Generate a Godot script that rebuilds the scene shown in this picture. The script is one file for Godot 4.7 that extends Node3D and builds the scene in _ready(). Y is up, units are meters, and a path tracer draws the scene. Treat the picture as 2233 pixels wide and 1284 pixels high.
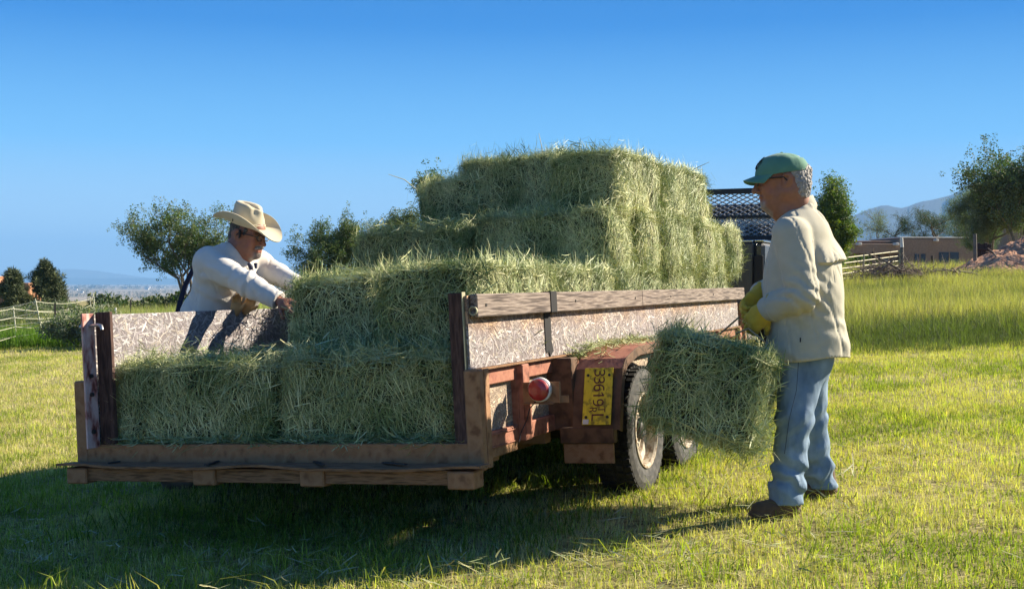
extends Node3D
# Hay loading on a summer morning: a flat trailer of bales, two men, a field.

const EYE := 1.137
const PX := 2600.0
const EXPOSURE := 2.8
var rng := RandomNumberGenerator.new()
var noise := FastNoiseLite.new()
var fine := FastNoiseLite.new()
var M := {}
var trailer_frame := Transform3D()


func _ready() -> void:
	rng.seed = 71
	noise.seed = 5
	noise.frequency = 1.0
	noise.fractal_octaves = 3
	fine.seed = 9
	fine.frequency = 1.0
	fine.fractal_octaves = 1
	# ---- camera, sky, sun, exposure
	var cam := Camera3D.new()
	cam.name = "camera"
	cam.fov = rad_to_deg(2.0 * atan(642.0 / PX))
	cam.position = Vector3(0, EYE, 0)
	cam.rotation.x = -atan(30.0 / PX)
	cam.near = 0.1
	cam.far = 80000.0
	add_child(cam)
	var env := Environment.new()
	env.background_mode = Environment.BG_SKY
	var sm := PanoramaSkyMaterial.new()
	sm.panorama = clear_sky()
	var sky := Sky.new()
	sky.sky_material = sm
	env.sky = sky
	env.tonemap_mode = Environment.TONE_MAPPER_LINEAR
	env.tonemap_exposure = EXPOSURE
	env.sdfgi_enabled = true
	env.ssao_enabled = true
	env.ssil_enabled = true
	env.fog_enabled = true
	env.fog_density = 0.000075
	env.fog_light_color = Color(0.54, 0.77, 1.0)
	var we := WorldEnvironment.new()
	we.name = "world_environment"
	we.environment = env
	add_child(we)
	var sun := DirectionalLight3D.new()
	sun.name = "sun"
	sun.light_energy = 1.6
	sun.light_color = Color(1.0, 0.945, 0.85)
	sun.light_angular_distance = 0.5
	sun.shadow_enabled = true
	sun.basis = Basis.looking_at(-Vector3(0.93, 0.62, -0.37).normalized())
	add_child(sun)
	make_materials()
	# the trailer's own axes: x to its right, z to its rear, origin at the right rear corner on the grass
	var yaw := Basis(Vector3.UP, -atan2(0.39, 0.92))
	trailer_frame = Transform3D(yaw * Basis(Vector3(0, 0, 1), deg_to_rad(3.2)), Vector3(-0.1, 0.0, -5.0))
	make_ground()
	make_background()
	make_trailer()
	make_truck()
	make_load()
	make_man_right()
	make_man_left()
	make_grass()


func clear_sky() -> ImageTexture:
	# a cloudless morning sky: pale at the horizon, deep blue from some fifteen degrees up
	var stops := [[-90.0, Color(0.10, 0.11, 0.05)], [-2.0, Color(0.22, 0.26, 0.20)], [0.0, Color(0.84, 0.98, 1.06)], [2.5, Color(0.60, 0.90, 1.13)], [6.5, Color(0.18, 0.60, 1.10)], [12.0, Color(0.0, 0.245, 0.78)], [18.0, Color(0.0, 0.155, 0.56)], [40.0, Color(0.045, 0.14, 0.42)], [90.0, Color(0.055, 0.13, 0.34)]]
	var h := 1024
	var im := Image.create(16, h, false, Image.FORMAT_RGBAF)
	for y in h:
		var e := 90.0 - 180.0 * (y + 0.5) / h
		var k := 0
		while k < stops.size() - 2 and stops[k + 1][0] < e:
			k += 1
		var c: Color = (stops[k][1] as Color).lerp(stops[k + 1][1], clampf((e - stops[k][0]) / (stops[k + 1][0] - stops[k][0]), 0.0, 1.0))
		c = Color(c.r / EXPOSURE, c.g / EXPOSURE, c.b / EXPOSURE)
		im.fill_rect(Rect2i(0, y, 16, 1), c)
	return ImageTexture.create_from_image(im)


# ---------------------------------------------------------------- small helpers
func at(px: float, py: float, d: float) -> Vector3:  # the point d metres ahead in that direction of view
	return Vector3((px - 1116.0) / PX * d, EYE + (612.0 - py) / PX * d, -d)


func ground(p: Vector3) -> float:
	return gh(p.x, -p.z)


func sstep(a: float, b: float, x: float) -> float:
	var t := clampf((x - a) / (b - a), 0.0, 1.0)
	return t * t * (3.0 - 2.0 * t)


func gh(x: float, z: float) -> float:
	var h := 0.05 * clampf(x, -30.0, 9.0)
	h += 1.15 * sstep(22.0, 62.0, z) * sstep(3.0, 17.0, x)
	var d := sqrt(x * x + z * z)
	h -= 62.0 * sstep(lerpf(90.0, 380.0, sstep(-8.0, 40.0, x)), 1900.0, d)
	return h


func tag(o: Node, label: String, category: String, group := "", kind := "") -> void:
	if label:
		o.set_meta("label", label)
	if category:
		o.set_meta("category", category)
	if group:
		o.set_meta("group", group)
	if kind:
		o.set_meta("kind", kind)


var taken := {}
func numbered(called: String) -> String:
	var n: int = taken.get(called, 0)
	taken[called] = n + 1
	return called if n == 0 else "%s_%03d" % [called, n]


func thing(called: String, label: String, category: String, where := Transform3D(), group := "") -> Node3D:
	var o := Node3D.new()
	o.name = numbered(called)
	add_child(o)
	o.transform = where
	tag(o, label, category, group)
	return o


var part_names := {}
func part(called: String, mesh: Mesh, mat: Material, parent: Node) -> MeshInstance3D:
	var o := MeshInstance3D.new()
	if parent == self:
		o.name = numbered(called)
	else:
		var key := "%d/%s" % [parent.get_instance_id(), called]
		var n: int = part_names.get(key, 0)
		part_names[key] = n + 1
		o.name = called if n == 0 else "%s_%03d" % [called, n]
	o.mesh = mesh
	o.material_override = mat
	parent.add_child(o, true)
	return o


func scatter(called: String, mesh: Mesh, mat: Material, parent: Node, buf: PackedFloat32Array) -> MultiMeshInstance3D:
	var mm := MultiMesh.new()
	mm.transform_format = MultiMesh.TRANSFORM_3D
	mm.use_colors = true
	mm.mesh = mesh
	mm.instance_count = buf.size() / 16
	mm.buffer = buf
	return lay(called, mm, mat, parent)


func lay(called: String, mm: MultiMesh, mat: Material, parent: Node) -> MultiMeshInstance3D:
	var o := MultiMeshInstance3D.new()
	o.name = called
	o.set_meta("kind", "stuff")
	o.multimesh = mm
	o.material_override = mat
	parent.add_child(o, true)
	return o


func pack(buf: PackedFloat32Array, b: Basis, p: Vector3, c: Color) -> void:
	buf.append_array(PackedFloat32Array([b.x.x, b.y.x, b.z.x, p.x, b.x.y, b.y.y, b.z.y, p.y, b.x.z, b.y.z, b.z.z, p.z, c.r, c.g, c.b, 1.0]))


func frame(dir: Vector3) -> Basis:  # a basis whose y runs along dir
	var y := dir.normalized()
	var x := y.cross(Vector3(0.3, 0.2, 0.93) if absf(y.z) < 0.9 else Vector3.RIGHT).normalized()
	return Basis(x, y, x.cross(y))


# a growing triangle mesh; faces are turned so that they run clockwise seen from outside
class Shape:
	var v := PackedVector3Array()
	var n := PackedVector3Array()
	var c := PackedColorArray()
	var u := PackedVector2Array()
	var col := Color.WHITE

	func tri(a: Vector3, b: Vector3, d: Vector3) -> void:
		var k := (d - a).cross(b - a).normalized()
		v.append_array(PackedVector3Array([a, b, d]))
		n.append_array(PackedVector3Array([k, k, k]))
		c.append_array(PackedColorArray([col, col, col]))
		u.append_array(PackedVector2Array([Vector2(), Vector2(), Vector2()]))

	func smooth_tri(a: Vector3, b: Vector3, d: Vector3, na: Vector3, nb: Vector3, nd: Vector3, ua := Vector2(), ub := Vector2(), ud := Vector2()) -> void:
		if (d - a).cross(b - a).dot(na + nb + nd) < 0.0:
			v.append_array(PackedVector3Array([a, d, b]))
			n.append_array(PackedVector3Array([na, nd, nb]))
			u.append_array(PackedVector2Array([ua, ud, ub]))
		else:
			v.append_array(PackedVector3Array([a, b, d]))
			n.append_array(PackedVector3Array([na, nb, nd]))
			u.append_array(PackedVector2Array([ua, ub, ud]))
		c.append_array(PackedColorArray([col, col, col]))

	func face(a: Vector3, b: Vector3, d: Vector3, e: Vector3, out: Vector3) -> void:
		var k := out
		if (d - a).cross(e - b).length_squared() > 1e-14:
			k = (d - a).cross(e - b).normalized()
			if k.dot(out) < 0.0:
				k = -k
		smooth_tri(a, b, d, k, k, k, Vector2(0, 0), Vector2(1, 0), Vector2(1, 1))
		smooth_tri(a, d, e, k, k, k, Vector2(0, 0), Vector2(1, 1), Vector2(0, 1))

	func box(center: Vector3, size: Vector3, bevel := 0.004, b := Basis()) -> void:
		var h := size * 0.5
		var w := minf(bevel, minf(h.x, minf(h.y, h.z)) * 0.6)
		var p := func(sx: float, sy: float, sz: float, axis: int) -> Vector3:
			var q := Vector3(sx * (h.x - w), sy * (h.y - w), sz * (h.z - w))
			q[axis] += [sx, sy, sz][axis] * w
			return center + b * q
		for axis in 3:
			var i := (axis + 1) % 3
			var j := (axis + 2) % 3
			for s in [-1.0, 1.0]:
				var o := Vector3()
				o[axis] = s
				var q := []
				for k in [[-1.0, -1.0], [1.0, -1.0], [1.0, 1.0], [-1.0, 1.0]]:
					var e := Vector3()
					e[axis] = s
					e[i] = k[0]
					e[j] = k[1]
					q.append(p.call(e.x, e.y, e.z, axis))
				face(q[0], q[1], q[2], q[3], b * o)
			for s in [-1.0, 1.0]:
				for t in [-1.0, 1.0]:
					var e0 := Vector3()
					e0[i] = s
					e0[j] = t
					e0[axis] = -1.0
					var e1 := e0
					e1[axis] = 1.0
					face(p.call(e0.x, e0.y, e0.z, i), p.call(e1.x, e1.y, e1.z, i), p.call(e1.x, e1.y, e1.z, j), p.call(e0.x, e0.y, e0.z, j), b * Vector3(e0 + e1))
		for sx in [-1.0, 1.0]:
			for sy in [-1.0, 1.0]:
				for sz in [-1.0, 1.0]:
					var k: Vector3 = (b * Vector3(sx, sy, sz)).normalized()
					smooth_tri(p.call(sx, sy, sz, 0), p.call(sx, sy, sz, 1), p.call(sx, sy, sz, 2), k, k, k)

	func bar(a: Vector3, d: Vector3, w: float, t: float, up := Vector3.UP, bevel := 0.003) -> void:
		var z := (d - a).normalized()
		var x := up.cross(z).normalized()
		box((a + d) * 0.5, Vector3(w, t, a.distance_to(d)), bevel, Basis(x, z.cross(x), z))

	func tube(path: PackedVector3Array, radii: PackedFloat32Array, sides := 8, caps := true) -> void:
		var rows := []
		var x := Vector3()
		for i in path.size():
			var d := (path[mini(i + 1, path.size() - 1)] - path[maxi(i - 1, 0)]).normalized()
			if i == 0:
				x = d.cross(Vector3.UP if absf(d.y) < 0.9 else Vector3.RIGHT).normalized()
			else:
				x = (x - d * x.dot(d)).normalized()
			var y := d.cross(x)
			var row := []
			for k in sides:
				var a := TAU * k / sides
				row.append(x * cos(a) + y * sin(a))
			rows.append(row)
		for i in path.size() - 1:
			for k in sides:
				var l := (k + 1) % sides
				var r0 := radii[mini(i, radii.size() - 1)]
				var r1 := radii[mini(i + 1, radii.size() - 1)]
				var a0: Vector3 = rows[i][k]
				var a1: Vector3 = rows[i][l]
				var b0: Vector3 = rows[i + 1][k]
				var b1: Vector3 = rows[i + 1][l]
				smooth_tri(path[i] + a0 * r0, path[i] + a1 * r0, path[i + 1] + b1 * r1, a0, a1, b1)
				smooth_tri(path[i] + a0 * r0, path[i + 1] + b1 * r1, path[i + 1] + b0 * r1, a0, b1, b0)
		if caps:
			for e in [0, path.size() - 1]:
				var o := (path[e] - path[1 if e == 0 else e - 1]).normalized()
				var r := radii[mini(e, radii.size() - 1)]
				for k in sides:
					smooth_tri(path[e], path[e] + rows[e][k] * r, path[e] + rows[e][(k + 1) % sides] * r, o, o, o)

	# profile: (radius, along) pairs turned about axis through origin o
	func lathe(profile: PackedVector2Array, o: Vector3, axis: Vector3, sides := 28) -> void:
		var y := axis.normalized()
		var x := y.cross(Vector3.UP if absf(y.y) < 0.9 else Vector3.RIGHT).normalized()
		var z := x.cross(y)
		for i in profile.size() - 1:
			var e := profile[i + 1] - profile[i]
			var nr := Vector2(e.y, -e.x).normalized()
			for k in sides:
				var d0 := x * cos(TAU * k / sides) + z * sin(TAU * k / sides)
				var d1 := x * cos(TAU * (k + 1) / sides) + z * sin(TAU * (k + 1) / sides)
				var p := [o + d0 * profile[i].x + y * profile[i].y, o + d1 * profile[i].x + y * profile[i].y, o + d1 * profile[i + 1].x + y * profile[i + 1].y, o + d0 * profile[i + 1].x + y * profile[i + 1].y]
				var n0 := d0 * nr.x + y * nr.y
				var n1 := d1 * nr.x + y * nr.y
				smooth_tri(p[0], p[1], p[2], n0, n1, n1)
				smooth_tri(p[0], p[2], p[3], n0, n1, n0)

	# a sheet of rows of points given a thickness; both sides and the rims are built
	func sheet(rows: Array, thick: float, closed := false) -> void:
		var h := rows.size()
		var w: int = rows[0].size()
		var nm := []
		for i in h:
			var r := PackedVector3Array()
			for j in w:
				var du: Vector3 = rows[i][(j + 1) % w if closed else mini(j + 1, w - 1)] - rows[i][(j - 1 + w) % w if closed else maxi(j - 1, 0)]
				var dv: Vector3 = rows[mini(i + 1, h - 1)][j] - rows[maxi(i - 1, 0)][j]
				r.append(du.cross(dv).normalized())
			nm.append(r)
		var last := w if closed else w - 1
		for side in [1.0, -1.0]:
			for i in h - 1:
				for j in last:
					var l := (j + 1) % w
					var q := [[i, j], [i, l], [i + 1, l], [i + 1, j]]
					var p := []
					var k := []
					for e in q:
						k.append(nm[e[0]][e[1]] * side)
						p.append(rows[e[0]][e[1]] + nm[e[0]][e[1]] * side * thick * 0.5)
					smooth_tri(p[0], p[1], p[2], k[0], k[1], k[2], Vector2(float(j) / last, float(i) / (h - 1)), Vector2(float(j + 1) / last, float(i) / (h - 1)), Vector2(float(j + 1) / last, float(i + 1) / (h - 1)))
					smooth_tri(p[0], p[2], p[3], k[0], k[2], k[3], Vector2(float(j) / last, float(i) / (h - 1)), Vector2(float(j + 1) / last, float(i + 1) / (h - 1)), Vector2(float(j) / last, float(i + 1) / (h - 1)))
		for i in [0, h - 1]:
			for j in last:
				var l := (j + 1) % w
				var out: Vector3 = rows[i][j] - rows[1 if i == 0 else h - 2][j]
				var a: Vector3 = nm[i][j] * thick * 0.5
				var b: Vector3 = nm[i][l] * thick * 0.5
				face(rows[i][j] + a, rows[i][l] + b, rows[i][l] - b, rows[i][j] - a, out)
		if not closed:
			for j in [0, w - 1]:
				for i in h - 1:
					var out: Vector3 = rows[i][j] - rows[i][1 if j == 0 else w - 2]
					var a: Vector3 = nm[i][j] * thick * 0.5
					var b: Vector3 = nm[i + 1][j] * thick * 0.5
					face(rows[i][j] + a, rows[i + 1][j] + b, rows[i + 1][j] - b, rows[i][j] - a, out)

	func done() -> ArrayMesh:
		var arr := []
		arr.resize(Mesh.ARRAY_MAX)
		arr[Mesh.ARRAY_VERTEX] = v
		arr[Mesh.ARRAY_NORMAL] = n
		arr[Mesh.ARRAY_COLOR] = c
		arr[Mesh.ARRAY_TEX_UV] = u
		var m := ArrayMesh.new()
		m.add_surface_from_arrays(Mesh.PRIMITIVE_TRIANGLES, arr)
		return m


# ---------------------------------------------------------------- bodies and clothes: a field of tapered capsules, meshed as surface nets
func cap(a: Vector3, b: Vector3, ra: float, rb: float, k := 0.03, flat := Vector3.ZERO, squash := 1.0, cut := false) -> PackedFloat32Array:
	return PackedFloat32Array([a.x, a.y, a.z, b.x, b.y, b.z, ra, rb, k, flat.x, flat.y, flat.z, squash, 1.0 if cut else 0.0])


func field(prims: Array, cell: float, change = null, colour = null, into: Shape = null) -> Shape:
	var lo := Vector3.INF
	var hi := -Vector3.INF
	for q in prims:
		if q[13] > 0.5:
			continue
		var r := maxf(q[6], q[7]) * maxf(1.0, q[12]) + 2.0 * cell + 0.012
		for e in [Vector3(q[0], q[1], q[2]), Vector3(q[3], q[4], q[5])]:
			lo = lo.min(e - Vector3(r, r, r))
			hi = hi.max(e + Vector3(r, r, r))
	var nx := int(ceil((hi.x - lo.x) / cell)) + 1
	var ny := int(ceil((hi.y - lo.y) / cell)) + 1
	var nz := int(ceil((hi.z - lo.z) / cell)) + 1
	var val := PackedFloat32Array()
	val.resize(nx * ny * nz)
	val.fill(1.0)
	var sy := nx
	var sz := nx * ny
	for q in prims:
		var a := Vector3(q[0], q[1], q[2])
		var ba := Vector3(q[3], q[4], q[5]) - a
		var ra: float = q[6]
		var rb: float = q[7] - ra
		var k: float = q[8]
		var f := Vector3(q[9], q[10], q[11])
		var fs: float = 1.0 / q[12] - 1.0
		var cut: bool = q[13] > 0.5
		var reach := maxf(ra, q[7]) * maxf(1.0, q[12]) + k + 2.5 * cell
		var m0 := (a.min(a + ba) - Vector3(reach, reach, reach) - lo) / cell
		var m1 := (a.max(a + ba) + Vector3(reach, reach, reach) - lo) / cell
		var x0 := maxi(0, int(m0.x))
		var x1 := mini(nx - 1, int(m1.x) + 1)
		var y0 := maxi(0, int(m0.y))
		var y1 := mini(ny - 1, int(m1.y) + 1)
		var z0 := maxi(0, int(m0.z))
		var z1 := mini(nz - 1, int(m1.z) + 1)
		var bas := ba + f * (ba.dot(f) * fs)
		var bb := maxf(bas.length_squared(), 1e-9)
		for iz in range(z0, z1 + 1):
			for iy in range(y0, y1 + 1):
				var row := iz * sz + iy * sy
				var p := Vector3(lo.x + x0 * cell, lo.y + iy * cell, lo.z + iz * cell) - a
				for ix in range(x0, x1 + 1):
					var w := p + f * (p.dot(f) * fs)
					var t := clampf(w.dot(bas) / bb, 0.0, 1.0)
					var d := (w - bas * t).length() - ra - rb * t
					var o := val[row + ix]
					if cut:
						d = -d
						var h := maxf(k - absf(o - d), 0.0)
						val[row + ix] = maxf(o, d) + h * h * 0.25 / k
					else:
						var h := maxf(k - absf(o - d), 0.0)
						val[row + ix] = minf(o, d) - h * h * 0.25 / k
					p.x += cell
	if change != null:
		var band := 0.03
		for iz in nz:
			for iy in ny:
				var row := iz * sz + iy * sy
				for ix in nx:
					var o := val[row + ix]
					if absf(o) < band:
						val[row + ix] = change.call(lo + Vector3(ix, iy, iz) * cell, o)
	# one vertex in each crossed cell
	var ids := PackedInt32Array()
	ids.resize(val.size())
	ids.fill(-1)
	var pos := PackedVector3Array()
	var nrm := PackedVector3Array()
	var cells := PackedInt32Array()
	var corner := [0, 1, sy, sy + 1, sz, sz + 1, sz + sy, sz + sy + 1]
	for iz in nz - 1:
		for iy in ny - 1:
			var row := iz * sz + iy * sy
			for ix in nx - 1:
				var i := row + ix
				var v0 := val[i]
				if v0 > 2.0 * cell or v0 < -2.0 * cell:
					if absf(v0) > 3.0 * cell:
						continue
				var s := 0
				for k in 8:
					if val[i + corner[k]] < 0.0:
						s += 1
				if s == 0 or s == 8:
					continue
				var e := [v0, val[i + 1], val[i + sy], val[i + sy + 1], val[i + sz], val[i + sz + 1], val[i + sz + sy], val[i + sz + sy + 1]]
				var sum := Vector3()
				var cnt := 0
				for k in 8:
					for ax in 3:
						if k & (1 << ax):
							continue
						var l := k | (1 << ax)
						if (e[k] < 0.0) != (e[l] < 0.0):
							var t: float = e[k] / (e[k] - e[l])
							var g := Vector3(k & 1, (k >> 1) & 1, (k >> 2) & 1)
							g[ax] = t
							sum += g
							cnt += 1
				ids[i] = pos.size()
				pos.append(lo + (Vector3(ix, iy, iz) + sum / cnt) * cell)
				nrm.append(Vector3(e[1] + e[3] + e[5] + e[7] - e[0] - e[2] - e[4] - e[6], e[2] + e[3] + e[6] + e[7] - e[0] - e[1] - e[4] - e[5], e[4] + e[5] + e[6] + e[7] - e[0] - e[1] - e[2] - e[3]).normalized())
				cells.append(i)
	var st := into if into else Shape.new()
	var keep := st.col
	for i in cells:
		for ax in 3:
			var step: int = [1, sy, sz][ax]
			if (val[i] < 0.0) == (val[i + step] < 0.0):
				continue
			var s1: int = [sy, sz, 1][ax]
			var s2: int = [sz, 1, sy][ax]
			if i - s1 - s2 < 0:
				continue
			var q := [ids[i], ids[i - s1], ids[i - s1 - s2], ids[i - s2]]
			if q.min() < 0:
				continue
			for t in [[0, 1, 2], [0, 2, 3]]:
				var a: int = q[t[0]]
				var b: int = q[t[1]]
				var d: int = q[t[2]]
				st.smooth_tri(pos[a], pos[b], pos[d], nrm[a], nrm[b], nrm[d])
				if colour != null:
					var l := st.c.size()
					st.c[l - 3] = colour.call(st.v[l - 3], st.n[l - 3])
					st.c[l - 2] = colour.call(st.v[l - 2], st.n[l - 2])
					st.c[l - 1] = colour.call(st.v[l - 1], st.n[l - 1])
	st.col = keep
	return st


func made(sh: Shape) -> ArrayMesh:
	return sh.done()


# ---------------------------------------------------------------- materials
func lin(r: float, g: float, b: float) -> Color:
	return Color(r, g, b).linear_to_srgb()


func mat(color: Color, rough := 0.85, metal := 0.0) -> StandardMaterial3D:
	var m := StandardMaterial3D.new()
	m.albedo_color = color
	m.roughness = rough
	m.metallic = metal
	m.vertex_color_use_as_albedo = true
	m.cull_mode = BaseMaterial3D.CULL_DISABLED
	return m


func speckle(colors: Array, freq: float, octaves := 4, sd := 1, size := 512, stops := []) -> NoiseTexture2D:
	var g := Gradient.new()
	var off := PackedFloat32Array()
	var cols := PackedColorArray()
	for i in colors.size():
		off.append(stops[i] if stops else float(i) / (colors.size() - 1))
		cols.append(colors[i])
	g.offsets = off
	g.colors = cols
	var f := FastNoiseLite.new()
	f.seed = sd
	f.frequency = freq
	f.fractal_octaves = octaves
	f.noise_type = FastNoiseLite.TYPE_SIMPLEX_SMOOTH
	var t := NoiseTexture2D.new()
	t.width = size
	t.height = size
	t.seamless = true
	t.noise = f
	t.color_ramp = g
	return t


func bumps(freq: float, octaves := 4, sd := 3, size := 512) -> NoiseTexture2D:
	return speckle([Color(0, 0, 0), Color(1, 1, 1)], freq, octaves, sd, size)


func tex(m: StandardMaterial3D, t: Texture2D, scale: Vector3, height: Texture2D = null, cm := 0.3) -> StandardMaterial3D:
	m.albedo_texture = t
	m.uv1_triplanar = true
	m.uv1_scale = scale
	if height:
		m.heightmap_enabled = true
		m.heightmap_texture = height
		m.heightmap_scale = cm
	return m


# weathered strand board: long pale chips pressed in every direction, dark gaps between
func chips(sd: int, tones: Array, base: Color) -> Array:
	var n := 1024
	var im := Image.create(n, n, false, Image.FORMAT_RGB8)
	var hm := Image.create(n, n, false, Image.FORMAT_RGB8)
	im.fill(base)
	hm.fill(Color(0.1, 0.1, 0.1))
	var r := RandomNumberGenerator.new()
	r.seed = sd
	for i in 5200:
		var cx := r.randf() * n
		var cy := r.randf() * n
		var a := r.randf() * TAU if r.randf() < 0.6 else r.randfn(0.0, 0.5)
		var l := r.randf_range(18.0, 62.0)
		var w := r.randf_range(3.0, 11.0)
		var c: Color = tones[r.randi() % tones.size()]
		c = c.lerp(base, r.randf() * 0.35) * r.randf_range(0.8, 1.1)
		var h := r.randf_range(0.25, 1.0)
		var dx := cos(a)
		var dy := sin(a)
		var e := int(l * 0.5 + w)
		var bend := r.randf_range(-0.006, 0.006)
		for y in range(-e, e + 1):
			for x in range(-e, e + 1):
				var s := x * dx + y * dy
				if absf(s) > l * 0.5:
					continue
				var t := -x * dy + y * dx + bend * s * s
				var q := absf(t) / (w * 0.5 * (1.0 - 0.5 * pow(absf(s) / l * 2.0, 3.0)))
				if q > 1.0:
					continue
				var px := posmod(int(cx) + x, n)
				var py := posmod(int(cy) + y, n)
				var k := 0.74 if q > 0.82 and t > 0.0 else 1.0 + 0.12 * sin(t * 2.1 + h * 9.0)
				im.set_pixel(px, py, Color(c.r * k, c.g * k, c.b * k))
				var g := h * (0.75 if q > 0.82 else 1.0)
				hm.set_pixel(px, py, Color(g, g, g))
	return [ImageTexture.create_from_image(im), ImageTexture.create_from_image(hm)]


func make_materials() -> void:
	var white := Color.WHITE
	var osb := chips(4, [Color(0.80, 0.76, 0.73), Color(0.74, 0.69, 0.66), Color(0.86, 0.82, 0.78), Color(0.68, 0.62, 0.60), Color(0.80, 0.73, 0.65), Color(0.62, 0.57, 0.56)], Color(0.54, 0.49, 0.47))
	M.osb = tex(mat(lin(0.78, 0.85, 0.95), 0.92), osb[0], Vector3(0.85, 0.85, 0.85), osb[1], 0.3)
	var osb2 := tex(mat(lin(0.76, 0.80, 0.86), 0.92), osb[0], Vector3(0.85, 0.85, 0.85), osb[1], 0.4)
	osb2.uv1_offset = Vector3(0.37, 0.21, 0.4)
	M.osb_side = osb2
	var osb3 := tex(mat(lin(1.0, 0.93, 0.78), 0.92), osb[0], Vector3(1.6, 1.6, 1.6), osb[1], 0.5)
	M.osb_low = osb3
	M.rail_wood = tex(mat(white, 0.9), speckle([Color(0.27, 0.23, 0.21), Color(0.44, 0.39, 0.36), Color(0.56, 0.51, 0.47), Color(0.40, 0.35, 0.32)], 0.02, 5, 21, 512, [0.2, 0.42, 0.6, 0.8]), Vector3(5, 5, 0.25), bumps(0.03, 5, 22), 0.35)
	M.red_paint = tex(mat(white, 0.7), speckle([Color(0.42, 0.25, 0.18), Color(0.58, 0.36, 0.28), Color(0.63, 0.42, 0.33), Color(0.55, 0.34, 0.26)], 0.012, 5, 31, 512, [0.12, 0.3, 0.6, 0.85]), Vector3(1.6, 1.6, 1.6), bumps(0.05, 4, 32), 0.08)
	M.shaded_red = tex(mat(white, 0.8), speckle([Color(0.27, 0.19, 0.13), Color(0.38, 0.28, 0.20), Color(0.42, 0.31, 0.23)], 0.012, 5, 33, 512, [0.15, 0.45, 0.8]), Vector3(1.6, 1.6, 1.6), bumps(0.05, 4, 34), 0.08)  # frame red with the shade of the rear faces mixed in
	M.brown_paint = tex(mat(white, 0.75), speckle([Color(0.42, 0.28, 0.17), Color(0.56, 0.41, 0.28), Color(0.60, 0.45, 0.32), Color(0.53, 0.38, 0.25)], 0.012, 5, 41, 512, [0.15, 0.35, 0.6, 0.85]), Vector3(1.3, 1.3, 1.3), bumps(0.05, 4, 42), 0.12)
	M.old_plank = tex(mat(white, 0.9), speckle([Color(0.35, 0.25, 0.16), Color(0.50, 0.37, 0.25), Color(0.57, 0.43, 0.31), Color(0.47, 0.34, 0.23)], 0.02, 5, 43, 512, [0.2, 0.4, 0.6, 0.85]), Vector3(0.6, 6, 6), bumps(0.03, 4, 44), 0.2)
	M.sunlit_pink_post = tex(mat(white, 0.8), speckle([Color(0.42, 0.22, 0.19), Color(0.62, 0.42, 0.39), Color(0.74, 0.60, 0.57), Color(0.80, 0.70, 0.68)], 0.012, 5, 51, 512, [0.15, 0.3, 0.5, 0.75]), Vector3(3, 1.3, 3), bumps(0.05, 4, 52), 0.12)  # weathered pink, lightened in the colour as the sunlit flange
	M.shaded_post = tex(mat(white, 0.85), speckle([Color(0.19, 0.12, 0.10), Color(0.28, 0.19, 0.16), Color(0.34, 0.25, 0.22), Color(0.24, 0.16, 0.14)], 0.012, 5, 53, 512, [0.2, 0.42, 0.6, 0.8]), Vector3(5, 0.8, 5), bumps(0.04, 4, 54), 0.15)  # same angle post, shade of its rear face put into the colour
	M.tyre = tex(mat(white, 0.88), speckle([lin(0.006, 0.006, 0.006), lin(0.012, 0.012, 0.012), lin(0.04, 0.038, 0.034)], 0.02, 4, 61, 512, [0.3, 0.6, 0.9]), Vector3(2, 2, 2))
	M.tyre_wall = tex(mat(white, 0.9), speckle([lin(0.03, 0.03, 0.03), lin(0.055, 0.055, 0.055), lin(0.10, 0.095, 0.085)], 0.02, 4, 62, 512, [0.25, 0.55, 0.85]), Vector3(2, 2, 2))
	M.rim = tex(mat(white, 0.6, 0.0), speckle([Color(0.30, 0.18, 0.10), Color(0.60, 0.50, 0.38), Color(0.72, 0.69, 0.63), Color(0.66, 0.62, 0.55)], 0.015, 4, 63, 512, [0.28, 0.4, 0.55, 0.9]), Vector3(3, 3, 3))
	M.steel = mat(lin(0.42, 0.42, 0.42), 0.4, 0.9)
	M.dark_steel = mat(lin(0.035, 0.033, 0.032), 0.65, 0.2)
	M.black = mat(lin(0.012, 0.012, 0.014), 0.75)
	M.deep_black = mat(lin(0.004, 0.004, 0.006), 0.85)
	M.lens = mat(lin(0.30, 0.012, 0.016), 0.18)
	M.lens.clearcoat_enabled = true
	M.lens.clearcoat = 0.7
	M.white_plastic = mat(lin(0.62, 0.60, 0.58), 0.5)
	M.plate = tex(mat(white, 0.55), speckle([Color(0.52, 0.46, 0.10), Color(0.84, 0.75, 0.12), Color(0.89, 0.80, 0.16)], 0.02, 4, 71, 256, [0.22, 0.42, 0.8]), Vector3(4, 4, 4))
	M.plate_ink = mat(lin(0.10, 0.012, 0.012), 0.6)
	M.hay = mat(white, 0.9)
	M.hay.backlight_enabled = true
	M.hay.backlight = Color(0.22, 0.24, 0.12)
	M.hay.roughness = 0.55
	M.hay.metallic_specular = 0.42
	M.shaded_hay_core = tex(mat(white, 1.0), speckle([lin(0.012, 0.014, 0.006), lin(0.04, 0.046, 0.018), lin(0.12, 0.13, 0.05)], 0.05, 5, 81, 512, [0.25, 0.5, 0.8]), Vector3(2.2, 2.2, 2.2), bumps(0.06, 5, 82), 3.0)  # core darkened so the gaps between stems read as shade
	M.twine = mat(lin(0.45, 0.30, 0.16), 0.9)
	M.blade = mat(white, 0.75)
	M.blade.backlight_enabled = true
	M.blade.backlight = Color(0.85, 0.95, 0.4)
	M.blade.metallic_specular = 0.25
	M.leaf = mat(white, 0.6)
	M.leaf.backlight_enabled = true
	M.leaf.backlight = Color(0.65, 0.8, 0.3)
	M.needle = mat(white, 0.8)
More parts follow.
